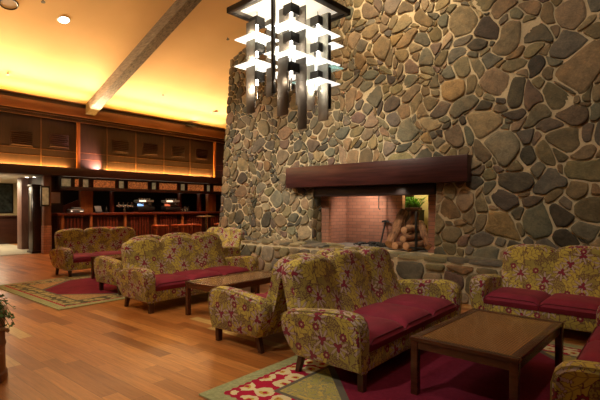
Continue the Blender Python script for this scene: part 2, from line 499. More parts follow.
def inset(poly, g):
    n = len(poly); res = poly[:]
    for i in range(n):
        p, q = poly[i], poly[(i + 1) % n]
        ex, ey = q[0] - p[0], q[1] - p[1]; l = math.hypot(ex, ey)
        if l < 1e-6: continue
        nx, ny = ey / l, -ex / l
        res = clip(res, nx, ny, nx * p[0] + ny * p[1] - g)
        if len(res) < 3: return []
    return res
def stone_cells(outer, holes, rmin, rmax, seed, size_fn=None, bias=1.6):
    rng = random.Random(seed)
    xs = [p[0] for p in outer]; ys = [p[1] for p in outer]; x0, x1, y0, y1 = min(xs), max(xs), min(ys), max(ys)
    def inside(x, y):
        n = len(outer)
        for i in range(n):
            p, q = outer[i], outer[(i + 1) % n]
            if (q[0] - p[0]) * (y - p[1]) - (q[1] - p[1]) * (x - p[0]) < 0: return False
        return not any(h[0] < x < h[1] and h[2] < y < h[3] for h in holes)
    G = rmax * 2; grid = {}; sites = []
    A = (x1 - x0) * (y1 - y0)
    def near(x, y, R=1):
        gx, gy = int(x // G), int(y // G)
        for i in range(gx - R, gx + R + 1):
            for j in range(gy - R, gy + R + 1):
                for q in grid.get((i, j), ()): yield q
    phases = [(rmax * .78, rmax, 0.26), (rmin * .45 + rmax * .35, rmax * .72, 0.40), (rmin, rmin * .6 + rmax * .3, 9.9)]
    for lo, hi, share in phases:
        used = 0.0; fails = 0
        while used < share * A and fails < 1500:
            r = rng.uniform(lo, hi)
            x, y = rng.uniform(x0, x1), rng.uniform(y0, y1)
            if size_fn: r *= size_fn(x, y)
            if not inside(x, y): fails += 1; continue
            if all((x - q[0]) ** 2 + (y - q[1]) ** 2 > ((r + q[2]) * 0.83) ** 2 for q in near(x, y)):
                s_ = (x, y, r); sites.append(s_); grid.setdefault((int(x // G), int(y // G)), []).append(s_); used += PI * r * r; fails = 0
            else: fails += 1
    cells = []
    for (x, y, r) in sites:
        R = rmax * 2.6
        poly = [(x - R, y - R), (x + R, y - R), (x + R, y + R), (x - R, y + R)]
        for i in range(len(outer)):
            p, q = outer[i], outer[(i + 1) % len(outer)]
            a, b = (q[1] - p[1]), -(q[0] - p[0]); poly = clip(poly, a, b, a * p[0] + b * p[1])
        for h in holes:
            seps = [(h[0] - x, (1, 0, h[0])), (x - h[1], (-1, 0, -h[1])), (h[2] - y, (0, 1, h[2])), (y - h[3], (0, -1, -h[3]))]
            # only when the cell could reach the hole
            mxs = max(seps, key=lambda t: t[0])
            if h[0] - R < x < h[1] + R and h[2] - R < y < h[3] + R: poly = clip(poly, *mxs[1])
        for q in near(x, y, 2):
            if q[0] == x and q[1] == y: continue
            a, b = q[0] - x, q[1] - y
            c = ((q[0] ** 2 + q[1] ** 2 - q[2] ** 2) - (x * x + y * y - r * r)) / 2
            poly = clip(poly, a, b, c)
            if len(poly) < 3: break
        if len(poly) >= 3 and abs(area(poly)) > 0.0015: cells.append(poly)
    return cells
def stone_mesh(name, regions, parent=None, extra=None, warp0=None):
    """regions: list of (cells, fn(u,v,h)->xyz, seed); extra: list of (verts, faces) in mortar"""
    V = []; F = []; C = []; MI = []
    for ri, (cells, fn, seed, gap, hh) in enumerate(regions):
        warp = warp0 if ri == 0 else None
        rng = random.Random(seed)
        for poly in cells:
            if area(poly) < 0: poly = poly[::-1]
            # jitter the straight edges: add midpoints
            pts = []
            for i in range(len(poly)):
                p, q = poly[i], poly[(i + 1) % len(poly)]
                l = math.hypot(q[0] - p[0], q[1] - p[1]); pts.append(p)
            g = gap * rng.uniform(0.7, 1.4)
            pts = inset(poly, g)
            if len(pts) < 3: continue
            # drop very short edges
            q_ = []
            for i in range(len(pts)):
                a = pts[i]; b = pts[(i + 1) % len(pts)]
                if math.hypot(a[0] - b[0], a[1] - b[1]) > 0.02: q_.append(a)
            pts = q_
            if len(pts) < 3: continue
            pts = chaikin(chaikin(pts, 0.15), 0.25)
            if warp: pts = [warp(*p) for p in pts]
            cx = sum(p[0] for p in pts) / len(pts); cy = sum(p[1] for p in pts) / len(pts)
            rad = sum(math.hypot(p[0] - cx, p[1] - cy) for p in pts) / len(pts)
            H = hh * rng.uniform(0.6, 1.35); tx, ty = rng.uniform(-.12, .12), rng.uniform(-.12, .12)
            wob = [rng.uniform(-0.05, 0.05) for _ in pts]
            col = pick_col(rng); n = len(pts); o = len(V)
            for (sc, hf) in ((1.0, -0.12), (0.985, 0.5), (0.945, 0.88), (0.80, 1.0), (0.45, 1.03)):
                for k, (px, py) in enumerate(pts):
                    w = 1 + wob[k] * 0.6; ux, uy = (px - cx) * sc * w, (py - cy) * sc * w
                    hgt = H * hf + (ux * tx + uy * ty if hf > 0 else 0) + (rng.uniform(-.004, .004) if hf > 0.5 else 0)
                    V.append(fn(cx + ux, cy + uy, hgt)); C.append(col)
            V.append(fn(cx, cy, H * 1.06)); C.append(col)
            for r in range(4):
                for k in range(n):
                    k2 = (k + 1) % n
                    F.append((o + r * n + k, o + r * n + k2, o + (r + 1) * n + k2, o + (r + 1) * n + k)); MI.append(0)
            for k in range(n): F.append((o + 4 * n + k, o + 4 * n + (k + 1) % n, o + 5 * n)); MI.append(0)
    for vs, fs in (extra or []):
        o = len(V); V += vs; C += [(0.3, 0.24, 0.15)] * len(vs)
        for f in fs: F.append(tuple(i + o for i in f)); MI.append(1)
    me = bpy.data.meshes.new(name); me.from_pydata(V, [], F)
    me.materials.append(MATS['stone']); me.materials.append(MATS['mortar'])
    me.polygons.foreach_set('material_index', MI); me.polygons.foreach_set('use_smooth', [mm == 0 for mm in MI])
    ca = me.color_attributes.new('stone_color', 'FLOAT_COLOR', 'POINT')
    flat = []
    for c in C: flat += [c[0], c[1], c[2], 1.0]
    ca.data.foreach_set('color', flat); me.update()
    o = bpy.data.objects.new(name, me); COL.objects.link(o)
    if parent: o.parent = parent
    return o
HEX = [(0, 3, 2, 1), (4, 5, 6, 7), (0, 1, 5, 4), (1, 2, 6, 5), (2, 3, 7, 6), (3, 0, 4, 7)]

BAT = 0.085
def WY(z): return 7.0 + BAT * z
OX0, OX1, OZ0, OZ1 = -5.62, -3.0, 0.0, 1.80      # recess in the wall (fireplace)
XL, XR = -8.55, 3.0
top_l = 5.1 + 0.37 * (XL + 8.63); ZT = 7.6
xr_at = XL + (ZT - top_l) / 0.37
outer = [(XL, 0.0), (XR, 0.0), (XR, ZT), (xr_at, ZT), (XL, top_l)]
def size_fn(x, z):
    return 0.70 + 0.075 * max(0, min(5, x + 6.0))
cells = stone_cells(outer, [(OX0, OX1, -1, OZ1)], 0.060, 0.25, 11, size_fn)
def wall_warp(u, v):
    # local stretching makes long and squat stones; fades out at the edges and the fireplace opening
    dh = math.hypot(max(OX0 - u, 0, u - OX1), max(v - OZ1, 0))
    k = min(1, dh / 0.5) * min(1, (u - XL) / 0.5) * min(1, max(0, top_l + 0.37 * (u - XL) - v) / 0.5)
    k = max(0, k) * 0.055
    du = math.sin(6.1 * v + 2.3 * u) + 0.9 * math.sin(7.3 * u + 1.3 + 1.5 * math.sin(2.7 * v)) + 0.5 * math.sin(13 * v - 5 * u)
    dv = math.sin(6.7 * u + 1.9 + 1.1 * v) + 0.9 * math.sin(6.4 * v + 4.0 + 1.4 * math.sin(3.1 * u)) + 0.5 * math.sin(12 * u + 7 * v)
    return (u + k * du, v + k * dv)
def wall_fn(u, v, h): return (u, WY(v) - h, v)
def wall_piece(x0, x1, z0, z1, x2=None, zt1=None, th=0.9):
    zt1 = z1 if zt1 is None else zt1
    y0, y1, yt = WY(z0), WY(z1), WY(zt1)
    return ([(x0, y0, z0), (x1, y0, z0), (x1, y0 + th, z0), (x0, y0 + th, z0),
             (x0, y1, z1), (x1, yt, zt1), (x1, yt + th, zt1), (x0, y1 + th, z1)], HEX)
ex = [wall_piece(XL + .02, OX0, 0, top_l - .02, None, top_l + 0.37 * (OX0 - XL)), wall_piece(OX0, OX1, OZ1, top_l + 0.37 * (OX0 - XL), None, ZT),
      wall_piece(OX1, XR, 0, ZT)]
# stone return inside the recess, left side (faces +X)
ret = stone_cells([(7.06, 0.62), (7.42, 0.62), (7.42, 1.80), (7.06, 1.80)], [], 0.09, 0.17, 5)
ret_fn = lambda u, v, h: (OX0 + h, u + BAT * (v - 0.62) * 0, v)
struct(stone_mesh('wall_back', [(cells, wall_fn, 3, 0.010, 0.028), (ret, ret_fn, 9, 0.010, 0.03)], None, ex, wall_warp))

# raised hearth: right and middle run (front Y 6.38, top 0.62), higher left block
def slab(x0, x1, y0, y1, z0, z1):
    return ([(x0, y0, z0), (x1, y0, z0), (x1, y1, z0), (x0, y1, z0), (x0, y0, z1), (x1, y0, z1), (x1, y1, z1), (x0, y1, z1)], HEX)
HY = 6.40
hf = stone_cells([(-4.80, 0.0), (3.0, 0.0), (3.0, 0.56), (-4.80, 0.56)], [], 0.11, 0.24, 21)
ht = stone_cells([(-4.80, HY - .03), (3.0, HY - .03), (3.0, 7.03), (-4.80, 7.03)], [], 0.17, 0.30, 22)
lf = stone_cells([(-7.02, 0.0), (-4.80, 0.0), (-4.80, 0.62), (-7.02, 0.62)], [], 0.09, 0.19, 23)
lt = stone_cells([(-7.02, HY - .03), (-4.80, HY - .03), (-4.80, 7.03), (-7.02, 7.03)], [], 0.14, 0.26, 24)
le = stone_cells([(6.45, 0.0), (7.03, 0.0), (7.03, 0.62), (6.45, 0.62)], [], 0.09, 0.17, 25)
hearth = stone_mesh('stone_hearth', [
    (hf, lambda u, v, h: (u, HY - h, v), 31, 0.014, 0.05),
    (ht, lambda u, v, h: (u, v, 0.585 + h * 0.8), 32, 0.010, 0.045),
    (lf, lambda u, v, h: (u, HY - h, v), 33, 0.012, 0.05),
    (lt, lambda u, v, h: (u, v, 0.665 + h * 0.8), 34, 0.010, 0.045),
    (le, lambda u, v, h: (-4.80 + h, u, v), 35, 0.012, 0.04)], None,
    [slab(-4.80, 3.0, HY, 7.05, 0, 0.585), slab(-7.02, -4.80, HY, 7.05, 0, 0.665), slab(OX0, OX1, 7.0, 8.9, 0.0, 0.60)])
tag(hearth, 'raised fieldstone hearth ledge running along the foot of the stone wall', 'hearth')

# ------------------------------------------------------------------ fireplace
fp = thing('fireplace', 'brick-lined open fireplace set into the fieldstone wall', 'fireplace', (-4.3, 7.4, 0.6))
def fpart(mb, name, mat): return mb.build(name, mat, fp, loc=(4.3, -7.4, -0.6))
b = MB(); b.box(OX0 + .02, -5.40, 7.36, 7.44, 0.6, 1.62)
fpart(b, 'brick_jamb', 'brick')
b = MB(); b.box(-3.24, OX1, 7.36, 7.58, 0.6, 1.62); fpart(b, 'brick_jamb', 'brick')
b = MB()
b.box(-5.62, -4.17, 8.22, 8.34, 0.6, 2.0)
fpart(b, 'back_wall', 'brick')
b = MB(); b.box(-4.17, -2.6, 8.75, 8.85, 0.6, 2.3); fpart(b, 'rear_panel', 'tan_wall')
b = MB(); b.box(-5.62, -5.54, 7.44, 8.22, 0.6, 2.0); fpart(b, 'side_wall', 'brick')
b = MB(); b.box(-2.7, -2.6, 7.58, 8.8, 0.6, 2.3); fpart(b, 'side_wall', 'brick')
b = MB(); b.box(-5.95, -2.6, 7.6, 8.85, 2.3, 2.38); b.box(OX1, -2.6, 7.58, 7.64, 0.6, 2.3); fpart(b, 'chimney_throat', 'black')
b = MB(); b.box(OX0 + .02, OX1 - .01, 7.1, 7.56, 1.615, 1.80, 0.01); fpart(b, 'lintel', 'lintel_wood')
b = MB(); b.box(-5.8, -2.75, 7.4, 8.7, 0.59, 0.612); fpart(b, 'firebox_floor', 'ash')

mt = MB(); mt.box(-6.22, -2.41, 6.93, 7.35, 1.80, 2.225, 0.015, seg=2)
ob = mt.build('mantel_beam', 'mantel_wood')
tag(ob, 'massive dark red-brown timber mantel beam over the fireplace', 'mantel')

def log(x0, y0, z0, x1, y1, z1, r, label, seed):
    rng = random.Random(seed)
    A, B = Vector((x0, y0, z0)), Vector((x1, y1, z1)); D = B - A; L = D.length
    t = thing('firewood_log', label, 'log', A, 0, None)
    q = D.to_track_quat('Z', 'Y'); t.rotation_euler = q.to_euler()
    pts = []; rr = []
    for i in range(9):
        f = i / 8; pts.append((rng.uniform(-.012, .012), rng.uniform(-.012, .012), f * L)); rr.append(r * rng.uniform(0.92, 1.07))
    mb = MB(); mb.tube(pts, rr, 14, cap=False); mb.build('bark', 'bark', t)
    for z, e, rad in ((0, pts[0], rr[0]), (L, pts[-1], rr[-1])):
        c = MB(); c.lathe([(0.0001, -.004 if z == 0 else .004), (rad * 0.9, -.003 if z == 0 else .003), (rad * 0.99, 0)], 14, (e[0], e[1], z)); c.build('cut_end', 'cut_wood', t)
    return t
log(-3.95, 7.28, 0.70, -3.96, 7.86, 1.30, 0.095, 'tall split log leaning farthest left in the stack', 1)
log(-3.76, 7.50, 0.70, -3.78, 7.98, 1.28, 0.085, 'tall log leaning just right of the leftmost log', 2)
log(-3.22, 7.34, 0.69, -3.62, 7.86, 1.10, 0.065, 'slim log leaning left at the right side of the stack', 3)
log(-3.68, 7.30, 0.99, -3.60, 8.0, 1.02, 0.065, 'short log end in the middle of the stack', 4)
log(-3.76, 7.12, 0.70, -3.68, 7.75, 0.71, 0.065, 'log lying flat at the bottom of the stack, left', 5)
log(-3.56, 7.16, 0.70, -3.48, 7.72, 0.71, 0.07, 'log lying flat at the bottom of the stack, right', 6)
log(-3.66, 7.22, 0.835, -3.58, 7.85, 0.85, 0.065, 'log lying on top of the two flat logs', 7)
log(-3.36, 7.75, 0.74, -3.32, 8.35, 0.86, 0.16, 'fat shadowed log at the right end of the fireplace', 8)
# fire tool, iron stand, hooks
t = thing('fire_shovel', 'iron fire shovel leaning with its handle up against the brick back', 'fire tool', (-4.55, 8.0, 0.612))
b = MB(); b.tube([(0, 0, 0.03), (0.01, 0.06, 0.2), (0.02, 0.17, 0.47)], 0.017, 8); b.build('shaft', 'iron', t)
b = MB(); b.tube([(-0.06, 0.17, 0.48), (0.0, 0.172, 0.495), (0.06, 0.172, 0.495), (0.11, 0.17, 0.48)], 0.02, 8); b.build('handle', 'iron', t)
b = MB(); b.box(-0.08, 0.08, -0.2, 0.03, 0.0, 0.015, 0.004); b.build('blade', 'iron', t)
t = thing('log_stand', 'black iron upright log stand in front of the log stack', 'fire tool', (-3.38, 7.18, 0.64))
b = MB(); b.box(-0.02, 0.02, -0.02, 0.02, 0.0, 0.68, 0.004); b.build('upright', 'iron', t)
b = MB(); b.box(-0.16, 0.16, -0.02, 0.02, 0.03, 0.06, 0.004); b.box(-0.02, 0.02, -.1, 0.35, 0.0, 0.03, 0.004); b.build('foot', 'iron', t)
for X_, lab in ((-5.66, 'iron pot chain hanging at the left of the firebox'), (-4.59, 'iron pot chain hanging in the middle of the firebox')):
    b = MB(); b.tube([(0, 0, 0), (0, 0, -0.5), (0.03, 0, -0.53), (0.03, 0, -0.5)], 0.009, 6)
    tag(b.build('pot_chain', 'iron', loc=(X_, 8.0, 1.87)), lab, 'chain')
b = MB()
rng = random.Random(4)
for k in range(60):
    a, r = rng.uniform(0, 2 * PI), rng.uniform(0, 0.33); s_ = rng.uniform(.02, .05)
    M = Matrix.Translation((r * math.cos(a) * 1.4, r * math.sin(a), s_ * .5 + (0.33 - r) * .12)) @ Matrix.Rotation(rng.uniform(0, 3), 4, 'Z') @ Matrix.Rotation(rng.uniform(0, 1), 4, 'X')
    b.box(-s_, s_, -s_ * .6, s_ * .6, -s_ * .5, s_ * .5, s_ * .2, M=M, seg=1)
tag(b.build('ash_heap', 'iron', loc=(-4.65, 7.85, 0.61)), 'heap of dark embers and ash on the firebox floor', 'ash', kind='stuff')
# planter shelf with fern
b = MB(); b.box(-0.30, 0.22, -0.1, 0.22, 0, 0.03); b.box(-0.30, -0.27, -0.1, 0.2, -0.70, 0); b.box(0.19, 0.22, -0.1, 0.2, -0.70, 0)
tag(b.build('plant_shelf', 'iron', loc=(-4.12, 8.46, 1.31)), 'dark shelf holding the fern behind the stacked logs', 'shelf')
t = thing('potted_fern', 'bright green fern in a trough lit above the logs', 'plant', (-4.12, 8.5, 1.34))
b = MB(); b.box(-0.2, 0.22, -0.08, 0.08, 0, 0.05, 0.01); b.build('trough', 'terracotta', t)
b = MB()
for k in range(70):
    a = rng.uniform(0, 2 * PI); L = rng.uniform(.14, .3); x0 = rng.uniform(-.18, .2); w = rng.uniform(.012, .024); up = rng.uniform(.1, .24)
    dx, dy = math.cos(a), math.sin(a) * 0.6; vs = []; 
    for i in range(5):
        f = i / 4; px, py = x0 + dx * L * f, dy * L * f * 0.7; pz = 0.04 + up * math.sin(f * PI * 0.72)
        ww = w * (1 - f) + 0.002
        vs += [(px - dy * ww, py + dx * ww, pz), (px + dy * ww, py - dx * ww, pz + .004)]
    b.add(vs, [(2 * i, 2 * i + 1, 2 * i + 3, 2 * i + 2) for i in range(4)], True)
b.build('fronds', 'fern', t)

# ------------------------------------------------------------------ room shell
b = MB(); b.box(-26, 6, -4, 13.2, -0.06, 0.0); struct(b.build('floor', 'floor_boards'))
b = MB(); b.box(-26, -14.62, 2.0, 5.62, 0.001, 0.012); tag(b.build('floor_tiles', 'pale_tile'), 'pale stone tiling in the passage beyond the bar', 'floor'); 
bpy.data.objects['floor_tiles']['kind'] = 'structure'; bpy.data.objects['floor_tiles'].name = 'trim_4'
def CZ(x): return 4.65 + 0.37 * (x + 14.5)
b = MB(); XA, XB = -15.0, -2.0
b.hexa([(XA, -4, CZ(XA)), (XB, -4, CZ(XB)), (XB, 13.2, CZ(XB)), (XA, 13.2, CZ(XA)), (XA, -4, CZ(XA) + .15), (XB, -4, CZ(XB) + .15), (XB, 13.2, CZ(XB) + .15), (XA, 13.2, CZ(XA) + .15)])
b.hexa([(XB, -4, CZ(XB)), (6, -4, 7.2), (6, 13.2, 7.2), (XB, 13.2, CZ(XB)), (XB, -4, CZ(XB) + .15), (6, -4, 7.35), (6, 13.2, 7.35), (XB, 13.2, CZ(XB) + .15)])
struct(b.build('ceiling', 'ceiling_plaster'))
b = MB(); b.box(6, 6.15, -4, 13.2, 0, 9.4); struct(b.build('wall_right', 'panel_wood'))
b = MB(); b.box(-26, 6, -4.15, -4, 0, 9.4); struct(b.build('wall_front', 'panel_wood'))
b = MB(); b.box(-26, 6, 13.2, 13.35, 0, 9.4); struct(b.build('wall_far', 'panel_wood'))
b = MB(); b.box(-26.1, -26, -4, 13.2, 0, 2.6); struct(b.build('wall_passage', 'tan_wall'))

# upper bar wall
b = MB(); b.box(-14.75, -14.5, -4, 13.2, 2.42, 4.72); struct(b.build('wall_left', 'panel_wood'))
b = MB(); b.box(-14.5, -14.36, -4, 13.2, 4.27, 4.56, 0.01); struct(b.build('trim_1', 'frieze_wood'))
b = MB(); b.box(-14.5, -14.42, -4, 13.2, 4.56, 4.68); b.box(-14.5, -14.42, -4, 13.2, 4.10, 4.27); struct(b.build('trim_2', 'bar_dark'))  # upper dark band draws the shadow line under the ceiling, lower one is moulding
b = MB()
b.box(-14.5, -14.40, -4, 13.2, 4.20, 4.215); b.box(-14.5, -14.40, -4, 13.2, 4.10, 4.112)
for z in (3.14, 2.93): b.box(-14.5, -14.494, -4, 13.2, z, z + 0.012)
for y in (-2.8, -1.2, 0.4, 2.0, 3.6, 5.14, 7.17, 8.22, 9.35, 10.52): b.box(-14.5, -14.494, y - .012, y + .012, 2.6, 4.1)
struct(b.build('trim_3', 'joint_wood'))
b = MB(); b.box(-14.5, -14.44, 6.17, 6.27, 2.6, 4.15, 0.004); b.box(-14.5, -14.44, 11.68, 11.78, 2.6, 4.15, 0.004); struct(b.build('trim_5', 'bar_orange'))
vt = None
vs_ = [(4.62, 3.39, 'leftmost slatted vent in the upper bar wall'), (5.65, 3.44, 'slatted vent just left of the bright post in the upper wall'),
       (7.65, 3.48, 'first slatted vent right of the ceiling beam end'), (8.78, 3.50, 'second slatted vent right of the ceiling beam end'),
       (9.97, 3.52, 'third slatted vent right of the ceiling beam end'), (11.08, 3.53, 'slatted vent nearest the stone wall')]
for y, z, lab in vs_:
    if vt is None:
        vt = thing('wall_vent', lab, 'vent', (-14.5, y, z), 0, 'slatted vents in the upper bar wall')
        q = MB(); q.box(0, 0.012, -0.28, 0.28, -0.21, 0.21); q.build('backing', 'black', vt)
        q = MB()
        for k in range(7):
            M = Matrix.Translation((0.02, 0, -0.18 + k * 0.06)) @ Matrix.Rotation(0.5, 4, 'Y')
            q.box(-0.012, 0.012, -0.27, 0.27, -0.018, 0.018, M=M)
        q.build('slats', 'bar_dark', vt)
        q = MB()
        for a in ((-.30, -.28, -.23, .23), (.28, .30, -.23, .23), (-.28, .28, .21, .23), (-.28, .28, -.23, -.21)): q.box(0, 0.02, *a)
        q.build('frame', 'panel_wood', vt)
    else: dup(vt, (-14.5, y, z), 0, lab)

# ledge / fascia below the panels with cove strip
b = MB(); b.box(-14.75, -14.02, -4, 13.2, 2.36, 2.44); b.box(-14.06, -14.0, -4, 13.2, 2.34, 2.60, 0.008)
ob = b.build('light_ledge', 'bar_dark'); tag(ob, 'dark wooden ledge hiding the orange strip light under the upper wall', 'ledge')
def strip(y0, y1, lab):
    q = MB(); q.box(-14.47, -14.44, y0, y1, 2.441, 2.60)
    tag(q.build('strip_light', 'strip_glow'), lab, 'lamp', 'strip lights on the ledge')
strip(-3.8, 5.95, 'long orange strip light on the ledge at the far left')
strip(7.1, 11.6, 'orange strip light on the ledge right of the spotlight')

def spot_fix(y, z, lab, aim, x=-14.2):
    t = thing('ledge_spotlight', lab, 'lamp', (x, y, z))
    q = MB(); q.lathe([(0.0, 0), (0.045, 0), (0.05, 0.02), (0.05, 0.1), (0.0, 0.1)], 12); q.build('housing', 'dark_metal', t)
    q = MB(); q.lathe([(0.0001, 0.103), (0.04, 0.103)], 12); q.build('lens', 'spot_glow', t)
    return t
spot_fix(6.98, 2.44, 'small pink-white spotlight on the ledge left of the copper panels', 0)
spot_fix(12.05, 2.44, 'small spotlight on the ledge beside the stone wall', 0)

# soffit over passage and bar
b = MB(); b.box(-26, -14.6, 2, 13.2, 2.36, 2.42); struct(b.build('ceiling_passage', 'soffit_paint'))
def downlight(x, y, lab):
    q = MB(); q.lathe([(0.0001, -0.004), (0.045, -0.004), (0.055, 0.0)], 16); return tag(q.build('downlight', 'down_glow', loc=(x, y, 2.358)), lab, 'lamp', 'small downlights in the passage soffit')
downlight(-15.9, 5.22, 'left small downlight above the pinkish passage wall')
downlight(-15.6, 5.34, 'right small downlight above the dark cabinet')

# passage: wall segment, cabinet, post, sign, counter, picture
b = MB(); b.box(-16.6, -16.2, 5.16, 5.9, 0, 2.36, 0.01); struct(b.build('wall_segment', 'pink_wood')); bpy.data.objects['wall_segment'].name = 'wall_niche'
t = thing('tall_cabinet', 'tall narrow dark cabinet standing in the passage left of the post', 'cabinet', (-14.85, 5.13, 0.012))
q = MB(); q.box(-0.14, 0.2, -0.16, 0.20, 0.06, 2.0, 0.012); q.build('body', 'bar_dark', t)
q = MB(); q.box(-0.18, 0.24, -0.20, 0.23, 0, 0.06, 0.008); q.build('plinth', 'bar_dark', t)
q = MB(); q.box(-0.17, 0.23, -0.19, 0.22, 2.0, 2.07, 0.01); q.build('cornice', 'bar_dark', t)
q = MB(); q.box(0.2, 0.215, -0.13, 0.16, 0.15, 1.92, 0.004); q.build('door', 'bar_dark', t)
q = MB(); q.box(0.0, 0.08, -0.168, -0.16, 0.95, 1.75, 0.002); q.build('glass_pane', 'brushed', t)
t = thing('wooden_post', 'square pinkish wooden post at the left end of the bar', 'post', (-14.25, 5.16, 0))
q = MB(); q.box(-0.06, 0.12, -0.07, 0.13, 0.85, 2.34, 0.008); q.build('shaft', 'pink_wood', t)
q = MB(); q.box(-0.07, 0.13, -0.08, 0.14, 0.0, 0.85, 0.008); q.build('base_cladding', 'brick', t)
t = thing('framed_sign', 'small lit framed sign mounted on the pinkish post', 'sign', (-14.13, 5.12, 1.72))
q = MB(); q.box(0, 0.05, -0.13, 0.11, -0.30, 0.30, 0.006); q.build('frame', 'black', t)
q = MB(); q.box(0.05, 0.055, -0.095, 0.075, -0.25, 0.25); q.build('panel', 'art_glass', t)
t = thing('wall_picture', 'dark framed picture on the wall at the end of the passage', 'picture', (-20.5, 5.9, 1.75))
q = MB(); q.box(-0.02, 0.03, -0.32, 0.32, -0.6, 0.6, 0.01); q.build('frame', 'black', t)
q = MB(); q.box(0.03, 0.035, -0.27, 0.27, -0.55, 0.55); q.build('canvas', 'picture', t)
b = MB(); b.box(-20.7, -20.52, 2.0, 13.2, 0, 2.36); struct(b.build('wall_passage_end', 'tan_wall'))
t = thing('reception_counter', 'dark reception counter in the passage below the picture', 'counter', (-19.4, 5.0, 0.012))
q = MB(); q.box(-0.3, 0.3, -2.5, 1.4, 0, 1.0, 0.01); q.build('body', 'bar_dark', t)
q = MB(); q.box(-0.36, 0.36, -2.55, 1.45, 1.0, 1.06, 0.01); q.build('worktop', 'bar_dark', t)
t = thing('yellow_wall_glow', 'glowing yellow box added in place of the bright yellow wall edge above the counter', 'lamp', (-19.9, 5.1, 1.5))  # added glowing box, stands in for the bright yellow wall edge
q = MB(); q.box(-0.1, 0.1, -0.12, 0.12, 0, 0.6, 0.02); q.build('shade', 'yellow_glow', t)
q = MB(); q.box(-0.12, 0.12, -0.14, 0.14, -0.05, 0, 0.01); q.box(-0.12, 0.12, -0.14, 0.14, 0.6, 0.64, 0.01); q.tube([(0, 0, -.05), (0, 0, -.43)], 0.015, 8); q.build('frame', 'black', t)

# bar back wall and side wall
b = MB(); b.box(-17.2, -17.0, 5.45, 13.2, 0, 2.36); struct(b.build('wall_bar', 'dark_wall'))
b = MB(); b.box(-17.0, -14.75, 5.36, 5.5, 0, 2.36); struct(b.build('wall_bar_end', 'dark_wall'))
b = MB(); b.box(-14.74, -14.735, 5.42, 5.78, 1.52, 1.86); tag(b.build('paper_notice', 'paper'), 'grey paper notice pinned beside the bar end', 'notice')
b = MB(); b.box(-14.8, -14.74, 5.30, 5.86, 0, 2.36); struct(b.build('wall_bar_corner', 'dark_wall'))

# bar canopy with glass panels
t = thing('bar_canopy', 'dark wooden bar canopy with alternating copper and yellow glass panels', 'canopy', (-14.2, 9, 1.93))
q = MB(); q.box(-0.35, -0.04, -3.42, 4.2, 0, 0.41, 0.006); q.build('body', 'bar_dark', t)
q = MB(); q.box(-0.04, 0.0, -3.42, 4.2, 0, 0.09, 0.004); q.box(-0.04, 0.0, -3.42, 4.2, 0.36, 0.41, 0.004)
q.build('rails', 'bar_dark', t)
seq = [(5.62, 5.88, 'a'), (6.0, 6.12, 'c'), (6.25, 6.42, 'a'), (6.58, 7.3, 'c'), (7.44, 7.61, 'a'), (7.76, 8.51, 'c'), (8.67, 8.83, 'a'), (8.97, 9.72, 'c'), (9.89, 10.07, 'a'), (10.2, 10.97, 'c'), (11.12, 11.27, 'a'), (11.45, 12.2, 'c'), (12.35, 12.5, 'a')]
for a, c, k in seq:
    q = MB(); q.box(-0.04, -0.02, a - 9, c - 9, 0.11, 0.34)
    o = q.build('copper_panel' if k == 'c' else 'yellow_glass_panel', 'copper_glass' if k == 'c' else 'art_glass', t)
for i in range(len(seq) - 1):
    q = MB(); y0, y1 = seq[i][1] - 9, seq[i + 1][0] - 9
    q.box(-0.04, 0.005, y0, y1, 0.09, 0.36, 0.004)
    q.box(0.005, 0.015, (y0 + y1) / 2 - .02, (y0 + y1) / 2 + .02, 0.2, 0.24, 0.003)
    q.build('mullion', 'bar_dark', t)

# bar counter
t = thing('bar_counter', 'long dark red wooden bar counter with slatted front', 'bar', (-14.2, 9, 0))
q = MB(); q.box(-0.62, 0.10, -3.55, 4.15, 1.14, 1.215, 0.01); q.build('counter_top', 'bar_red', t)
q = MB(); q.box(-0.55, -0.02, -3.5, 4.1, 0.0, 1.14); q.build('body', 'bar_dark', t)
q = MB(); yy = -3.45
k = 0
while yy < 4.0:
    q.box(-0.02, 0.012, yy, yy + 0.055, 0.1, 1.06, 0.004); yy += 0.105; k += 1
    if k % 7 == 0: yy += 0.42
q.build('front_slats', 'bar_red', t)
for y_ in (-3.42, -2.55, -1.4, -.25, .9, 2.05, 3.2):
    q = MB(); q.box(-0.02, 0.05, y_, y_ + .08, 0, 1.14, 0.006); q.build('front_post', 'bar_orange', t)
q = MB(); q.tube([(0.16, -3.4, 0.2), (0.16, 4.0, 0.2)], 0.02, 8); q.build('foot_rail', 'bronze', t)

# posts on the bar
def bar_post(y0, y1, mat, lab, x=-14.62, d=0.16, z0=1.215):
    q = MB(); q.box(-d / 2, d / 2, -(y1 - y0) / 2, (y1 - y0) / 2, 0, 1.93 - z0, 0.006)
    tag(q.build('bar_post', mat, loc=(x, (y0 + y1) / 2, z0)), lab, 'post')
bar_post(6.33, 6.72, 'bar_orange', 'broad orange wooden post rising from the left part of the bar')
bar_post(7.36, 7.44, 'bar_red', 'thin dark post on the bar left of the beer taps')
bar_post(10.08, 10.16, 'bar_red', 'thin post on the bar right of the second coffee machine')
bar_post(11.0, 11.1, 'bar_red', 'thin post on the bar near the stone wall')
bar_post(11.45, 11.85, 'bar_orange', 'broad orange post on the bar beside the stone wall')
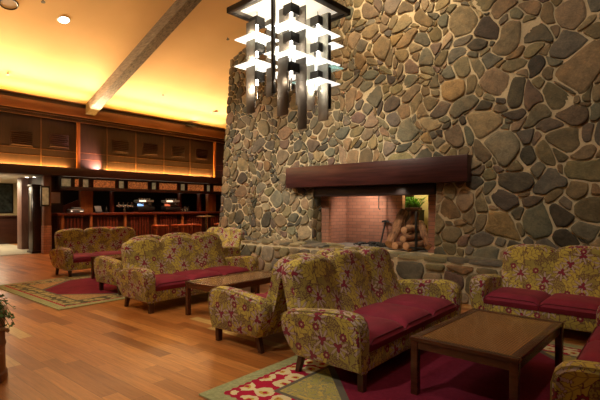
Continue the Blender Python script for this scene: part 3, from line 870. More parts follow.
# back bar shelf unit
t = thing('back_bar_shelving', 'dark back-bar shelving behind the coffee machines', 'shelving', (-16.8, 9.5, 0))
q = MB(); q.box(-0.2, -0.17, -3.2, 3.4, 0, 2.2); q.build('back_panel', 'black', t)
q = MB(); q.box(-0.2, 0.2, -3.2, 3.4, 0.9, 0.96, 0.005); q.build('worktop', 'bar_dark', t)
q = MB(); q.box(-0.17, 0.1, -3.2, 3.4, 1.45, 1.48); q.build('shelf', 'bar_dark', t)
q = MB(); q.box(-0.2, 0.18, -3.2, 3.4, 0, 0.9); q.build('cupboard', 'bar_dark', t)
# register
t = thing('cash_register', 'grey rounded cash terminal on the left end of the bar', 'cash register', (-14.5, 6.12, 1.215))
q = MB(); q.box(-0.14, 0.14, -0.21, 0.24, 0, 0.12, 0.04, seg=3); q.build('body', 'grey_plastic', t)
q = MB(); q.box(-0.1, 0.1, -0.08, 0.16, 0.11, 0.17, 0.02); q.build('lid', 'grey_plastic', t)
q = MB(); q.box(0.141, 0.145, 0.1, 0.2, 0.04, 0.06); q.box(0.141, 0.145, -.17, -.13, 0.03, 0.07); q.build('display', 'screen_warm', t)
t = thing('menu_board', 'red sloping menu board behind the grey cash terminal', 'board', (-14.78, 6.1, 1.215))
q = MB(); q.hexa([(-.02, -.28, 0), (.02, -.28, 0), (.02, .25, 0), (-.02, .25, 0), (-.02, -.28, .2), (.02, -.28, .2), (.02, .25, .42), (-.02, .25, .42)]); q.build('panel', 'bar_red', t)
q = MB(); q.box(-0.01, 0.03, -.30, -.27, 0, 0.3); q.build('post', 'bar_dark', t)
# small card machine / tilted terminal next to the post
t = thing('card_terminal', 'small tilted black terminal beside the orange bar post', 'terminal', (-14.42, 6.86, 1.215))
q = MB(); q.box(-0.08, 0.08, -.1, .1, 0, 0.03, 0.01); q.build('base', 'black', t)
q = MB(); q.box(-0.012, 0.012, -.11, .11, 0.03, 0.24, 0.006, M=Matrix.Rotation(-0.4, 4, 'Y')); q.build('screen', 'grey_plastic', t)
# beer taps
t = thing('beer_tap_tower', 'chrome beer tap tower with several handles on the bar', 'beer taps', (-14.35, 7.72, 1.215))
q = MB(); q.tube([(0, 0, 0), (0, 0, 0.2)], 0.045, 12); q.build('column', 'steel', t)
q = MB(); q.tube([(0, -0.3, 0.22), (0, 0.3, 0.22)], 0.035, 10); q.build('crossbar', 'steel', t)
for y_ in (-.24, -.08, .08, .24):
    q = MB(); q.tube([(0.03, y_, 0.23), (0.05, y_, 0.34)], [0.01, 0.02], 8); q.build('handle', 'steel', t)
    q = MB(); q.tube([(0.03, y_, 0.21), (0.09, y_, 0.19), (0.09, y_, 0.13)], 0.01, 6); q.build('spout', 'steel', t)
# espresso machines
def espresso(y, lab, scr):
    t = thing('espresso_machine', lab, 'coffee machine', (-14.45, y, 1.215))
    q = MB(); q.box(-0.2, 0.16, -0.32, 0.32, 0.06, 0.2, 0.02); q.build('base', 'black', t)
    q = MB(); q.box(-0.2, 0.02, -0.3, 0.3, 0.2, 0.36, 0.02); q.build('body', 'steel', t)
    q = MB(); q.box(-0.2, 0.14, -0.3, 0.3, 0.36, 0.44, 0.015); q.build('hood', 'brushed', t)
    for y_ in (-.16, .12):
        q = MB(); q.tube([(0.08, y_, 0.36), (0.08, y_, 0.29)], 0.035, 10); q.tube([(0.08, y_, 0.29), (0.2, y_, 0.27)], 0.014, 8); q.build('group_head', 'steel', t)
    q = MB(); q.box(0.141, 0.145, -0.28, -0.02, 0.37, 0.43); q.build('light_panel', scr[0], t)
    q = MB(); q.box(0.021, 0.025, -0.28, -0.05, 0.22, 0.3); q.build('lit_panel', scr[1], t)
    q = MB()
    for y_ in (-.2, -.1, 0, .1, .2): q.lathe([(0.02, 0), (0.035, 0.06), (0.03, 0.06), (0.0, 0.01)], 10, (0, y_, 0.44))
    q.build('cups', 'white', t)
    q = MB()
    for y_ in (-.26, .26):
        q.tube([(0.1, y_, 0), (0.1, y_, 0.07)], 0.02, 8); q.tube([(-0.15, y_, 0), (-.15, y_, 0.07)], 0.02, 8)
    q.build('feet', 'black', t)
espresso(8.52, 'coffee machine with a blue lit panel right of the beer taps', ('screen_warm', 'screen_blue'))
espresso(9.62, 'coffee machine with a small red light on the bar', ('screen_warm', 'screen_red'))
t = thing('milk_jug_stack', 'cluster of shiny round jugs right of the second coffee machine', 'jugs', (-14.3, 10.12, 1.215))
for y_, h_ in ((-.1, .12), (.02, .2), (.14, .14)):
    q = MB(); q.lathe([(0.0, 0), (0.06, 0), (0.07, h_ * .5), (0.045, h_), (0.05, h_ + .02)], 12, (0, y_, 0)); q.build('jug', 'steel', t)
for y_, h_, lab in ((10.45, .26, 'small dark bottle on the bar right of the jugs'), (7.15, .22, 'small dark bottle on the bar left of the beer taps')):
    q = MB(); q.lathe([(0.0, 0), (0.035, 0), (0.035, h_ * .6), (0.012, h_ * .75), (0.012, h_)], 10); tag(q.build('bottle', 'black', loc=(-14.5, y_, 1.215)), lab, 'bottle')

# bar stools
def make_stool(lab, loc):
    t = thing('bar_stool', lab, 'stool', loc, 0, 'slatted bar stools along the bar')
    q = MB(); q.box(-.2, .2, -.22, .22, 0.72, 0.78, 0.02, seg=3); q.build('seat', 'stool_leather', t)
    for sx in (-1, 1):
        for sy in (-1, 1):
            q = MB(); q.box(sx * .18 - .02, sx * .18 + .02, sy * .2 - .02, sy * .2 + .02, 0, 0.72, 0.004); q.build('leg', 'stool_wood', t)
    q = MB()
    for k_ in range(5):
        y_ = -.13 + k_ * .065; q.box(.175, .19, y_ - .012, y_ + .012, .14, .70); q.box(-.19, -.175, y_ - .012, y_ + .012, .14, .70)
    for y_ in (-.2, .2): q.box(-.18, .18, y_ - .012, y_ + .012, .2, .24); q.box(-.18, .18, y_ - .012, y_ + .012, .66, .70)
    for x_ in (-.18, .18): q.box(x_ - .012, x_ + .012, -.2, .2, .12, .16); q.box(x_ - .012, x_ + .012, -.2, .2, .68, .72)
    q.build('side_slats', 'stool_wood', t)
    return t
st0 = make_stool('leftmost bar stool, behind the far left sofa', (-13.35, 6.55, 0))
dup(st0, (-13.5, 8.55, 0), 0, 'second bar stool from the left, under the first coffee machine')
dup(st0, (-13.4, 9.28, 0), 0.0, 'left one of two adjoining bar stools behind the middle sofa')
dup(st0, (-13.3, 9.80, 0), 0.0, 'right one of two adjoining bar stools behind the middle sofa')
dup(st0, (-13.3, 11.1, 0), 0.0, 'bar stool nearest the stone wall')
t = thing('high_table', 'small pale-topped high table near the stone wall', 'table', (-12.5, 9.75, 0))
q = MB(); q.lathe([(0.0001, 1.05), (0.32, 1.05), (0.33, 1.07), (0.32, 1.09), (0.0001, 1.09)], 24); q.build('table_top', 'brushed', t)
q = MB(); q.tube([(0, 0, 0.03), (0, 0, 1.05)], 0.035, 12); q.build('pedestal', 'steel', t)
q = MB(); q.lathe([(0.0001, 0.0), (0.22, 0.0), (0.22, 0.015), (0.04, 0.04), (0.0001, 0.04)], 20); q.build('foot', 'dark_metal', t)

# ------------------------------------------------------------------ ceiling things
def CN(x): return 4.65 + 0.37 * (x + 14.5)
tilt = -math.atan(0.37)
b = MB()
xa, xb = -14.36, -2.2; ya, yb = 6.40, 6.70; dz = 0.32
b.hexa([(xa, ya, CN(xa) - dz), (xb, ya, CN(xb) - dz), (xb, yb, CN(xb) - dz), (xa, yb, CN(xa) - dz), (xa, ya, CN(xa)), (xb, ya, CN(xb)), (xb, yb, CN(xb)), (xa, yb, CN(xa))])
tag(b.build('ceiling_beam', 'old_beam'), 'long weathered timber beam rising along the sloped ceiling', 'beam')
def on_ceiling(name, lab, cat, x, y, group=None):
    t = thing(name, lab, cat, (x, y, CN(x)), 0, group); t.rotation_euler = (0, tilt, 0); return t
t = on_ceiling('recessed_light', 'round white recessed light shining in the sloped ceiling', 'lamp', -11.14, 4.45)
q = MB(); q.lathe([(0.10, 0), (0.13, -0.01), (0.145, 0)], 24); q.build('rim', 'white', t)
q = MB(); q.lathe([(0.0001, -0.005), (0.12, -0.005)], 24); q.build('lens', 'down_glow', t)
t = on_ceiling('ceiling_speaker', 'round tan ceiling speaker at the top left', 'speaker', -11.17, 3.31)
q = MB(); q.lathe([(0.15, -0.004), (0.17, -0.02), (0.19, 0)], 28); q.build('rim', 'bar_dark', t)
q = MB(); q.lathe([(0.0001, -0.006), (0.155, -0.006)], 28); q.build('grille', 'speaker_paint', t)
for x, y, lab in ((-10.75, 3.85, 'dark sprinkler head at the top edge of the ceiling'), (-13.58, 4.0, 'small sprinkler head low on the left ceiling'), (-13.03, 8.36, 'small sprinkler head right of the ceiling beam'),
                  (-9.9, 8.5, 'small sprinkler head between beam and chandelier')):
    t = on_ceiling('sprinkler_head', lab, 'sprinkler', x, y)
    q = MB(); q.tube([(0, 0, 0), (0, 0, -0.05)], 0.018, 8); q.build('stem', 'bronze', t)
    q = MB(); q.lathe([(0.0001, -0.05), (0.045, -0.05), (0.045, -0.056), (0.0001, -0.056)], 12); q.build('deflector', 'bronze', t)
t = on_ceiling('smoke_detector', 'flat round detector on the ceiling near the stone wall', 'detector', -13.4, 10.87)
q = MB(); q.lathe([(0.0001, -0.04), (0.09, -0.04), (0.11, 0)], 20); q.build('cover', 'speaker_paint', t)
t = on_ceiling('uplight', 'wall-top uplight washing the ceiling near the stone wall', 'lamp', -14.2, 10.4)
t.rotation_euler = (0, 0, 0); t.location = (-14.24, 10.4, 4.56)
q = MB(); q.box(-.12, .12, -.16, .16, 0, 0.05, 0.01); q.build('housing', 'black', t)

# ------------------------------------------------------------------ sofas
def off_outline(pts, d):
    n = len(pts); o = []
    for i in range(n):
        a, p, c = pts[i - 1], pts[i], pts[(i + 1) % n]
        t1 = Vector((p[0] - a[0], p[1] - a[1])).normalized(); t2 = Vector((c[0] - p[0], c[1] - p[1])).normalized()
        nn = Vector((-(t1.y + t2.y), t1.x + t2.x))
        if nn.length > 1e-6: nn.normalize()
        o.append((p[0] + nn.x * d, p[1] + nn.y * d))
    return o
ARM = [(0.0, 0.135), (0.012, 0.25), (0.018, 0.36), (0.016, 0.46), (0.0, 0.52), (-0.035, 0.558), (-0.09, 0.578), (-0.18, 0.585), (-0.32, 0.578), (-0.46, 0.562), (-0.60, 0.545), (-0.70, 0.53),
       (-0.755, 0.50), (-0.785, 0.44), (-0.785, 0.37), (-0.76, 0.30), (-0.72, 0.22), (-0.67, 0.155), (-0.63, 0.14)]
if sum(ARM[i][0] * ARM[(i + 1) % len(ARM)][1] - ARM[(i + 1) % len(ARM)][0] * ARM[i][1] for i in range(len(ARM))) < 0: pass
def arm_mesh(sy, yin, yout):
    """sy = side; outline in x,z; lofted in y with rounded rims; the roll leans outward with height"""
    secs = [(0.0, 0.030), (0.12, 0.012), (0.28, 0.003), (0.5, -0.002), (0.72, 0.003), (0.88, 0.012), (1.0, 0.030)]
    vs = []; n = len(ARM)
    for t, ins in secs:
        o = off_outline(ARM, ins)
        for (x, z) in o:
            lean = (z - 0.14) * 0.10 * t + (0.02 * math.sin(max(0, min(1, (z - .14) / .44)) * PI) * (1 if t > 0.5 else 0))
            vs.append((x, sy * (yin + (yout - yin) * t * 0.78 + lean), z))
    fs = []
    for r in range(len(secs) - 1):
        for k in range(n):
            k2 = (k + 1) % n; fs.append((r * n + k, r * n + k2, (r + 1) * n + k2, (r + 1) * n + k))
    fs.append(tuple(range(n))); fs.append(tuple((len(secs) - 1) * n + k for k in range(n))[::-1])
    mb = MB(); mb.add(vs, fs, True)
    # piping ring on the outer edge
    o = off_outline(ARM, 0.008); t = 0.93
    ring = [(x, sy * (yin + (yout - yin) * t * 0.78 + (z - 0.14) * 0.10 * t + 0.02 * math.sin(max(0, min(1, (z - .14) / .44)) * PI)), z) for x, z in o]
    pp = MB(); pp.tube(ring[:14], 0.004, 6)
    return mb, pp
def back_mesh(n, half):
    mb = MB(); NU = n * 16; vs = []
    P = 26
    for i in range(NU + 1):
        u = i / NU; y = -half + 2 * half * u
        tt = u * n; fr = tt - math.floor(tt) if i < NU else 1.0
        puff = (1 - abs(2 * fr - 1) ** 3.0)
        endf = min(u, 1 - u) * 2 * half; e = min(1.0, endf / 0.045); er = math.sqrt(max(0.0, 1 - (1 - e) ** 2))
        zt = 0.852 + 0.068 * puff ** 0.8 + 0.03 * math.sin(u * PI) - 0.012 * (1 - er)
        th = 0.16
        prof = []
        nf = 11
        for k in range(nf):                       # front face, bottom to top
            f = k / (nf - 1); z = 0.30 + (zt - 0.05 - 0.30) * f
            x = -0.56 - 0.215 * f - 0.02 * math.sin(f * PI) + 0.035 * puff * (0.5 + 0.5 * f) 
            prof.append((x, z))
        xt = prof[-1][0]
        for k in range(1, 7):                    # rolled top
            a = PI * k / 7; cx = xt - th / 2
            prof.append((cx + th / 2 * math.cos(a), zt - 0.05 + 0.05 * math.sin(a)))
        xb = xt - th
        nb = P - len(prof)
        for k in range(nb):
            f = k / (nb - 1); prof.append((xb + (-0.66 - xb) * (f ** 1.3), zt - 0.05 + (0.15 - zt + 0.05) * f))
        cxm = sum(p[0] for p in prof) / P
        for (x, z) in prof:
            s_ = 0.72 + 0.28 * er
            vs.append((cxm + (x - cxm) * s_ if z > 0.5 else x + (cxm - x) * (1 - s_) * 0.6, y, z))
    fs = []
    for i in range(NU):
        for k in range(P):
            k2 = (k + 1) % P; fs.append((i * P + k, i * P + k2, (i + 1) * P + k2, (i + 1) * P + k))
    fs.append(tuple(range(P))[::-1]); fs.append(tuple(NU * P + k for k in range(P)))
    mb.add(vs, fs, True); return mb
def cushion_mesh(y0, y1):
    mb = MB(); w = y1 - y0; NX, NY = 12, 12; x0, x1, z0, z1 = -0.60, 0.0, 0.285, 0.405
    vs = []; idx = {}
    def sp(u, v, top):
        ax = abs(2 * u - 1); ay = abs(2 * v - 1)
        dome = 0.022 * (1 - ax ** 4) * (1 - ay ** 4)
        edge = 0.03 * ax ** 12 + 0.04 * ay ** 12
        return (z1 + dome - edge) if top else z0
    for top in (1, 0):
        for i in range(NX + 1):
            for j in range(NY + 1):
                u, v = i / NX, j / NY
                vs.append((x0 + (x1 - x0) * u, y0 + 0.004 + (w - 0.008) * v, sp(u, v, top)))
    N = (NX + 1) * (NY + 1); fs = []
    g = lambda t, i, j: (0 if t else N) + i * (NY + 1) + j
    for i in range(NX):
        for j in range(NY):
            fs.append((g(1, i, j), g(1, i + 1, j), g(1, i + 1, j + 1), g(1, i, j + 1))); fs.append((g(0, i, j), g(0, i, j + 1), g(0, i + 1, j + 1), g(0, i + 1, j)))
    # rounded sides through a middle ring
    ring = [(i, 0) for i in range(NX + 1)] + [(NX, j) for j in range(1, NY + 1)] + [(i, NY) for i in range(NX - 1, -1, -1)] + [(0, j) for j in range(NY - 1, 0, -1)]
    R = len(ring); base = len(vs)
    for (i, j) in ring:
        u, v = i / NX, j / NY
        ox = 0.018 if i == NX else (-0.005 if i == 0 else 0); oy = 0.003 if j == NY else (-0.003 if j == 0 else 0)
        vs.append((x0 + (x1 - x0) * u + ox, y0 + 0.004 + (w - 0.008) * v + oy, (z0 + z1) / 2 - .005))
    for k in range(R):
        k2 = (k + 1) % R; a, c = ring[k], ring[k2]
        fs.append((g(1, *a), g(1, *c), base + k2, base + k)); fs.append((base + k, base + k2, g(0, *c), g(0, *a)))
    mb.add(vs, fs, True)
    cord = MB(); cord.tube([vs[g(1, i, j)] for i, j in ring], 0.0065, 6, closed=True)
    return mb, cord
def make_sofa(n, lab, loc, rz):
    half = 0.29 * n; out = half + 0.155
    t = thing('floral_sofa', lab, 'sofa', loc, rz)
    q = MB(); q.box(-0.66, -0.005, -half - .02, half + .02, 0.14, 0.29, 0.014); q.build('base_frame', 'floral', t)
    for sy in (-1, 1):
        a, p = arm_mesh(sy, half, out); ao = a.build('armrest', 'floral', t); p.build('piping', 'piping', ao)
    back_mesh(n, half + 0.02).build('backrest', 'floral', t)
    for k in range(n):
        c_, cord_ = cushion_mesh(-half + k * 0.58, -half + (k + 1) * 0.58)
        cord_.build('piping', 'crimson_shade_cord', c_.build('seat_cushion', 'crimson', t))  # darker cord added to draw the shaded lines between the cushions
    for sy in (-1, 1):
        q = MB(); x = -0.035; y = sy * (half + 0.055)
        q.hexa([(x - .024, y - .026, 0), (x + .024, y - .026, 0), (x + .024, y + .026, 0), (x - .024, y + .026, 0), (x - .026, y - .028, .15), (x + .026, y - .028, .15), (x + .026, y + .028, .15), (x - .026, y + .028, .15)])
        q.build('leg', 'leg_wood', t)
        q = MB(); x = -0.62; xb = -0.665
        q.hexa([(xb - .020, y - .020, 0), (xb + .020, y - .020, 0), (xb + .020, y + .020, 0), (xb - .020, y + .020, 0), (x - .026, y - .026, .16), (x + .026, y - .026, .16), (x + .026, y + .026, .16), (x - .026, y + .026, .16)])
        q.build('leg', 'leg_wood', t)
    return t
RUGZ = 0.012
s_near = make_sofa(3, 'large floral sofa in the foreground with crimson seat, standing on the rug', (-1.74, 3.77, RUGZ), 0)
dup(s_near, (-3.66, 3.92, 0), PI, 'floral sofa standing back to back with the foreground sofa, facing left')
dup(s_near, (-5.19, 4.10, 0), 0, 'middle floral sofa facing right behind the long narrow coffee table')
dup(s_near, (-7.30, 4.42, 0.012), PI, 'floral sofa seen end-on, back to back with the middle sofa')
dup(s_near, (-9.08, 4.68, 0), 0, 'far left floral sofa nearest the bar, facing right')
dup(s_near, (-0.47, 3.66, RUGZ), PI, 'floral sofa cut off at the bottom right corner of the picture')
dup(s_near, (-0.78, 5.24, 0), -PI / 2 - math.radians(2), 'floral sofa against the stone wall at the right')
make_sofa(2, 'small floral sofa beside the end of the stone wall, behind the middle sofa', (-7.80, 5.78, 0), -PI / 2)

# ------------------------------------------------------------------ coffee tables
def make_table(lab, x0, x1, y0, y1, z):
    cx, cy = (x0 + x1) / 2, (y0 + y1) / 2; hx, hy = (x1 - x0) / 2, (y1 - y0) / 2
    t = thing('coffee_table', lab, 'table', (cx, cy, z))
    H = 0.44 - z; w = 0.065
    q = MB()
    q.box(-hx, hx, -hy, -hy + w, H - .03, H, 0.004); q.box(-hx, hx, hy - w, hy, H - .03, H, 0.004)
    q.box(-hx, -hx + w, -hy + w, hy - w, H - .03, H, 0.004); q.box(hx - w, hx, -hy + w, hy - w, H - .03, H, 0.004)
    q.build('top_frame', 'table_wood', t)
    q = MB(); q.box(-hx + w, hx - w, -hy + w, hy - w, H - .02, H - .004); q.build('cane_panel', 'cane', t)
    q = MB(); a = 0.012
    q.box(-hx + a, hx - a, -hy + a, -hy + a + .022, H - .085, H - .03); q.box(-hx + a, hx - a, hy - a - .022, hy - a, H - .085, H - .03)
    q.box(-hx + a, -hx + a + .022, -hy + a, hy - a, H - .085, H - .03); q.box(hx - a - .022, hx - a, -hy + a, hy - a, H - .085, H - .03)
    q.build('apron', 'table_wood', t)
    for sx in (-1, 1):
        for sy in (-1, 1):
            q = MB(); X_, Y_ = sx * (hx - .03), sy * (hy - .03); q.box(X_ - .027, X_ + .027, Y_ - .027, Y_ + .027, 0, H - .03, 0.004); q.build('leg', 'table_wood', t)
    return t
t_ = make_table('dark coffee table with woven cane top in the foreground on the crimson rug', -1.451, -0.699, 3.015, 4.25, RUGZ)
t_.rotation_euler = (0, 0, math.radians(-2.5))
make_table('long narrow cane-topped coffee table in front of the middle sofa', -4.81, -4.19, 3.41, 4.72, 0)
make_table('coffee table half hidden between the two far left sofas', -8.58, -7.96, 3.92, 5.2, 0.012)

# ------------------------------------------------------------------ rugs
def rug(x0, x1, y0, y1, lab, mt_='rug_a'):
    q = MB(); q.box(-(x1 - x0) / 2, (x1 - x0) / 2, -(y1 - y0) / 2, (y1 - y0) / 2, 0, 0.012, 0.003)
    tag(q.build('area_rug', mt_, loc=((x0 + x1) / 2, (y0 + y1) / 2, 0)), lab, 'rug')
rug(-2.68, 0.12, 2.02, 5.17, 'patterned rug with crimson centre under the foreground sofa and table')
rug(-9.13, -6.33, 2.46, 5.61, 'patterned rug with sage border at the left between the far sofas', 'rug_b')

# ------------------------------------------------------------------ barrel planter with ivy
PX, PY = -4.257, 0.995
t = thing('barrel_planter', 'round wooden barrel planter with rope at the left edge', 'planter', (PX, PY, 0))
q = MB(); q.lathe([(0.0001, 0), (0.245, 0), (0.25, 0.01), (0.25, 0.06), (0.235, 0.075), (0.232, 0.27), (0.24, 0.28), (0.24, 0.30), (0.232, 0.31), (0.232, 0.52), (0.245, 0.53), (0.248, 0.575), (0.225, 0.58), (0.215, 0.55), (0.0001, 0.55)], 36)
q.build('barrel', 'barrel_wood', t)
q = MB(); ring = [(0.25 * math.cos(a), 0.25 * math.sin(a), 0.40 + 0.035 * math.sin(3 * a)) for a in [2 * PI * k / 36 for k in range(36)]]
q.tube(ring, 0.014, 8, closed=True); q.build('rope', 'rope', t)
q = MB(); q.lathe([(0.0001, 0.556), (0.21, 0.556)], 24); q.build('soil', 'soil', t)
t = thing('ivy_plant', 'green trailing ivy spilling over the barrel planter rim', 'plant', (PX, PY, 0.56))
q = MB(); l = MB(); rng = random.Random(12)
for k in range(46):
    a = rng.uniform(-0.6, 2.6) if k < 30 else rng.uniform(0, 2 * PI); R = rng.uniform(.1, .2); out_ = rng.uniform(.02, .07) ; drop = rng.uniform(0.0, .17)
    if k >= 30: out_ *= .3; drop = -.02
    pts = []
    for i in range(7):
        f = i / 6; rr = R * (1 - f) * .4 + (0.26 + out_ * .6) * f if drop > 0 else R * (0.4 + f * .8)
        pts.append((rr * math.cos(a + .25 * f), rr * math.sin(a + .25 * f), 0.03 + 0.07 * math.sin(f * PI) - (drop * max(0, f - .45) * 1.8 if drop > 0 else -.04 * f)))
    q.tube(pts, 0.0025, 5)
    for i in range(1, 7):
        for s2 in (0, 1):
            p = Vector(pts[i]) + Vector((rng.uniform(-.02, .02), rng.uniform(-.02, .02), rng.uniform(-.01, .015))); s3 = rng.uniform(.011, .018)
            M = Matrix.Translation(p) @ Matrix.Rotation(rng.uniform(0, 6.28), 4, 'Z') @ Matrix.Rotation(rng.uniform(-.9, .9), 4, 'X') @ Matrix.Rotation(rng.uniform(-.9, .9), 4, 'Y')
            sh = [(0, -1, 0), (.75, -.7, .1), (1.05, .05, 0), (.45, .3, .1), (0, 1.25, 0), (-.45, .3, .1), (-1.05, .05, 0), (-.75, -.7, .1)]
            l.add([tuple(M @ Vector((x * s3, y * s3, z * s3))) for x, y, z in sh] + [tuple(M @ Vector((0, 0, .25 * s3)))], [(i2, (i2 + 1) % 8, 8) for i2 in range(8)], True)
q.build('stems', 'ivy', t); l.build('leaves', 'ivy', t)

# ------------------------------------------------------------------ chandelier
DCH = 5.5
rc = (289 - 300) / 440 * DCH
CX_, CY_ = -math.sin(YAW) * DCH + math.cos(YAW) * rc, math.cos(YAW) * DCH + math.sin(YAW) * rc
ch = thing('chandelier', 'large square hanging chandelier with tiers of lit glass plates', 'chandelier', (CX_, CY_, 3.81), math.radians(-3))
HS = 0.55
q = MB()
for a in ((-HS, HS, -HS, -HS + .05), (-HS, HS, HS - .05, HS), (-HS, -HS + .05, -HS, HS), (HS - .05, HS, -HS, HS)): q.box(a[0], a[1], a[2], a[3], 0, 0.07, 0.004)
q.build('top_frame', 'dark_metal', ch)
q = MB(); q.box(-HS + .05, HS - .05, -HS + .05, HS - .05, 0.035, 0.05); q.build('top_plate', 'top_glow', ch)
q = MB(); q.box(-HS + .05, -HS + .11, -HS + .05, HS - .05, 0.02, 0.034); q.box(HS - .11, HS - .05, -HS + .05, HS - .05, 0.02, 0.034)
q.box(-HS + .11, HS - .11, -HS + .05, -HS + .11, 0.02, 0.034); q.box(-HS + .11, HS - .11, HS - .11, HS - .05, 0.02, 0.034); q.build('inner_trim', 'bronze', ch)
for x, y in ((-.25, -.25), (.25, .25)):
    q = MB(); q.tube([(x, y, 0.05), (x, y, 4.0)], 0.012, 8); q.build('hanging_rod', 'dark_metal', ch)
def plate(x, y, z, h=.17, mat='lit_glass'):
    q = MB(); q.box(x - h, x + h, y - h, y + h, z, z + .012, 0.002); q.build('glass_plate', mat, ch)
def shade(x, y, z, h=.068):
    q = MB()
    q.box(x - h, x + h, y - h, y - h + .006, z, z + .11); q.box(x - h, x + h, y + h - .006, y + h, z, z + .11)
    q.box(x - h, x - h + .006, y - h, y + h, z, z + .11); q.box(x + h - .006, x + h, y - h, y + h, z, z + .11); q.build('lamp_shade', 'dark_metal', ch)
    q = MB(); q.tube([(x, y, z - .05), (x, y, z + .08)], 0.018, 8); q.build('bulb', 'tube', ch)
def rod(x, y, z0, z1):
    q = MB(); q.tube([(x, y, z0), (x, y, z1)], 0.009, 8); q.build('rod', 'steel', ch)
def panel(x, y, z0, z1, w=.115, mat='bronze', ax='x'):
    q = MB(); w *= 1.35
    if ax == 'x': q.box(x - w / 2, x + w / 2, y - .006, y + .006, z0, z1, 0.001)
    else: q.box(x - .006, x + .006, y - w / 2, y + w / 2, z0, z1, 0.001)
    q.build('metal_panel', mat, ch)
# column positions in chandelier-local axes (x toward right-near, y toward right-far)
# local frame rotated about -45 degrees from the view: (r,f) -> x=(r-f)/sqrt2, y=(r+f)/sqrt2
def RF(r, f): return ((r * .74 - f * .67), (r * .67 + f * .74))
A_, B_, C_, D_ = RF(-.40, 0), RF(.04, -.34), RF(.36, 0), RF(-.04, .38)
for (x, y), dzs in ((A_, (0, 0, 0)), (B_, (0, 0, 0)), (C_, (.05, .02, .02)), (D_, (0, 0, 0))):
    for z, dz_ in zip((-.33, -.66, -.90), dzs):
        if (x, y) in (A_, B_, D_) and z == -.90: continue
        plate(x, y, z + dz_, .20)
    for z in (-.16, -.49, -.84):
        shade(x, y, z)
    rod(x, y, -1.05, 0.03)
x, y = A_; panel(x - .04, y - .07, -1.24, -.10, .12); panel(x + .10, y + .13, -1.02, -.05, .10, 'bronze'); plate(x + .17, y + .17, -.16, .1); plate(x + .16, y + .16, -.50, .1)
x, y = B_; panel(x - .10, y - .02, -1.22, -.05, .12); panel(x - .06, y - .08, -1.34, -.6, .12); panel(x + .06, y + .10, -1.20, -.05, .12); panel(x + .10, y + .08, -1.50, -.75, .10)
x, y = C_; panel(x - .08, y - .06, -1.20, -.05, .11, 'brushed'); panel(x + .07, y + .02, -1.34, -.02, .12, 'brushed'); plate(x + .12, y + .14, -.40, .1); plate(x + .12, y + .14, -.68, .1, 'edge_glass')
plate(x - .13, y - .09, -.86, .12, 'edge_glass')
x, y = D_; panel(x, y - .1, -1.2, -.05, .12)
for (r, f, zb) in ((-.165, -.42, -1.10), (.50, -.02, -1.19)):
    x, y = RF(r, f); q = MB(); q.box(x - .02, x + .02, y - .02, y + .02, zb, 0.0, 0.003); q.build('post', 'dark_metal', ch)

# ------------------------------------------------------------------ lights
def area(name, loc, target, size, power, col, size_y=None, spread=PI):
    l = bpy.data.lights.new(name, 'AREA'); l.energy = power; l.color = col; l.size = size; l.spread = spread
    if size_y: l.shape = 'RECTANGLE'; l.size_y = size_y
    o = bpy.data.objects.new(name, l); COL.objects.link(o); o.location = loc
    zz = (Vector(loc) - Vector(target)).normalized()
    if size_y:                       # long strips run along the world Y axis
        xx = Vector((0, 1, 0)).cross(zz).normalized(); yy_ = zz.cross(xx)
        o.rotation_euler = Matrix((xx, yy_, zz)).transposed().to_euler()
    else: o.rotation_euler = (-zz).to_track_quat('-Z', 'Y').to_euler()
    return o
def spot(name, loc, target, power, col, ang=60, blend=0.6, rad=0.06):
    l = bpy.data.lights.new(name, 'SPOT'); l.energy = power; l.color = col; l.spot_size = math.radians(ang); l.spot_blend = blend; l.shadow_soft_size = rad
    o = bpy.data.objects.new(name, l); COL.objects.link(o); o.location = loc
    o.rotation_euler = (Vector(target) - Vector(loc)).to_track_quat('-Z', 'Y').to_euler(); return o
def point(name, loc, power, col, rad=0.05):
    l = bpy.data.lights.new(name, 'POINT'); l.energy = power; l.color = col; l.shadow_soft_size = rad
    o = bpy.data.objects.new(name, l); COL.objects.link(o); o.location = loc; return o
WARM = (1.0, 0.76, 0.48); NEUT = (1.0, 0.86, 0.66); ORG = (1.0, 0.55, 0.16)
# ceiling wash from the wall top (cove)
area('cove_wash_left', (-14.0, 2.0, 4.50), (-10.5, 2.0, 7.6), 0.25, 90, (1.0, 0.8, 0.52), 9.0)
area('cove_throw_left', (-13.9, 2.0, 4.46), (-8.0, 2.0, 7.1), 0.25, 270, (1.0, 0.77, 0.49), 9.0, math.radians(80))
area('cove_wash_right', (-14.0, 9.0, 4.50), (-10.5, 9.0, 7.6), 0.25, 60, (1.0, 0.8, 0.52), 5.6)
area('cove_throw_right', (-13.9, 9.0, 4.46), (-8.0, 9.0, 7.1), 0.25, 170, (1.0, 0.77, 0.49), 5.6, math.radians(80))
spot('cove_hot', (-14.2, 10.4, 4.64), (-13.2, 10.5, 5.1), 16, (1, 0.82, 0.55), 120, 1.0)
# ledge strip is emissive; its own area lights push light up the panels
area('strip_up_left', (-14.442, 1.1, 2.605), (-14.442, 1.1, 4), 0.03, 420, (1, 0.56, 0.13), 9.6)
area('strip_up_right', (-14.442, 9.35, 2.605), (-14.442, 9.35, 4), 0.03, 210, (1, 0.56, 0.13), 4.5)
spot('ledge_spot', (-14.3, 6.98, 2.56), (-14.5, 6.75, 2.85), 380, (1.0, 0.52, 0.42), 80, 1.0, 0.03)
spot('ledge_spot_far', (-14.2, 12.05, 2.56), (-14.5, 12.1, 3.4), 12, (1.0, 0.4, 0.35), 80, 0.8, 0.03)
# chandelier light
for (x_, y_) in (A_, B_, C_, D_):
    for z_ in (-.28, -.60, -.95): point('chandelier_lamp', (CX_ + x_ - .03, CY_ + y_ - .09, 3.81 + z_), 9, NEUT, 0.03)
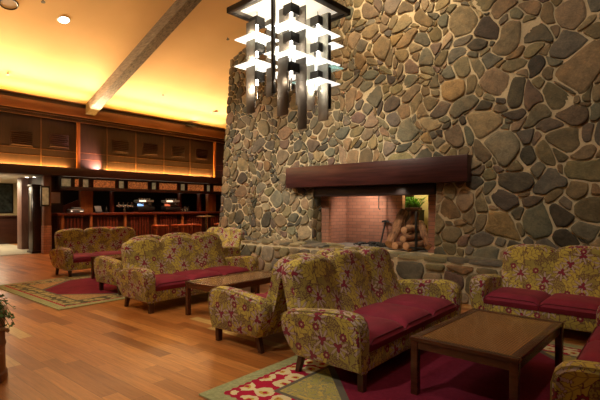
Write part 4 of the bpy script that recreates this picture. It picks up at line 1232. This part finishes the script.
# downlights in the high ceiling
spot('down_a', (-4.2, 1.6, 7.6), (-4.6, 2.6, 0), 430, (1.0, 0.7, 0.38), 50, 0.9, 0.1)
spot('down_b', (-6.2, -0.6, 6.0), (-6.4, 3.8, 0), 680, WARM, 50, 0.9, 0.1)
spot('down_c', (-11.14, 4.45, 5.8), (-9.6, 4.8, 0.6), 330, NEUT, 40, 0.9, 0.1)
spot('down_d', (-3.2, -1.6, 5.6), (-2.9, 3.2, 0.3), 620, NEUT, 40, 0.9, 0.1)
spot('down_e', (-0.2, 1.2, 7.2), (-0.9, 4.4, 0), 200, NEUT, 60, 0.9, 0.1)
# wall washers on the stone
spot('wash_top', (-3.6, 5.7, 7.6), (-3.9, 7.5, 4.9), 1000, WARM, 70, 1.0, 0.1)
spot('wash_left', (-8.6, 3.0, 6.0), (-7.6, 7.1, 1.6), 1050, NEUT, 50, 1.0, 0.1)
spot('wash_fire', (-4.6, 3.2, 5.2), (-5.2, 7.2, 1.7), 800, NEUT, 55, 1.0, 0.1)
spot('wash_right', (-1.5, 2.5, 7.0), (-1.8, 7.2, 2.4), 420, NEUT, 60, 1.0, 0.1)
# fireplace
spot('firebox_light', (-4.7, 7.66, 1.74), (-5.1, 8.22, 1.1), 44, (1, 0.8, 0.62), 125, 0.9, 0.04)
spot('log_light', (-3.6, 6.9, 1.75), (-3.75, 7.7, 0.9), 8, (1, 0.82, 0.6), 80, 0.9, 0.04)
point('fern_light', (-4.0, 8.4, 1.95), 9, (0.95, 0.95, 0.6), 0.04)
point('niche_lamp', (-3.68, 8.5, 1.75), 7, (1, 0.75, 0.2), 0.04)
# bar and passage
area('passage_light', (-17.6, 4.4, 2.34), (-17.6, 4.4, 0), 1.2, 150, (1, 0.82, 0.55))
point('passage_bounce', (-16.0, 3.9, 1.7), 22, (1, 0.8, 0.55), 0.1)
spot('passage_down', (-15.8, 5.2, 2.33), (-15.9, 5.1, 0), 6, NEUT, 100, 0.8, 0.03)
area('passage_far', (-19.9, 3.6, 2.3), (-20.3, 4.6, 1.2), 0.5, 14, (1, 0.72, 0.3))
area('bar_light', (-15.3, 9.0, 2.3), (-14.6, 9.0, 1.0), 0.3, 16, (1, 0.75, 0.5), 6.0)
area('bar_front_light', (-12.6, 8.6, 4.4), (-14.0, 8.6, 0.6), 0.3, 35, (1, 0.6, 0.35), 5.0, math.radians(50))

# world: a trace of warm ambient bounce
w = bpy.data.worlds.new('world'); scene.world = w; w.use_nodes = True
w.node_tree.nodes['Background'].inputs[0].default_value = (1, 0.8, 0.6, 1)
w.node_tree.nodes['Background'].inputs[1].default_value = 0.02

scene.view_settings.view_transform = 'Standard'
scene.view_settings.look = 'None'
scene.view_settings.gamma = 1.0
scene.view_settings.exposure = 0.0
scene.view_settings.use_curve_mapping = False
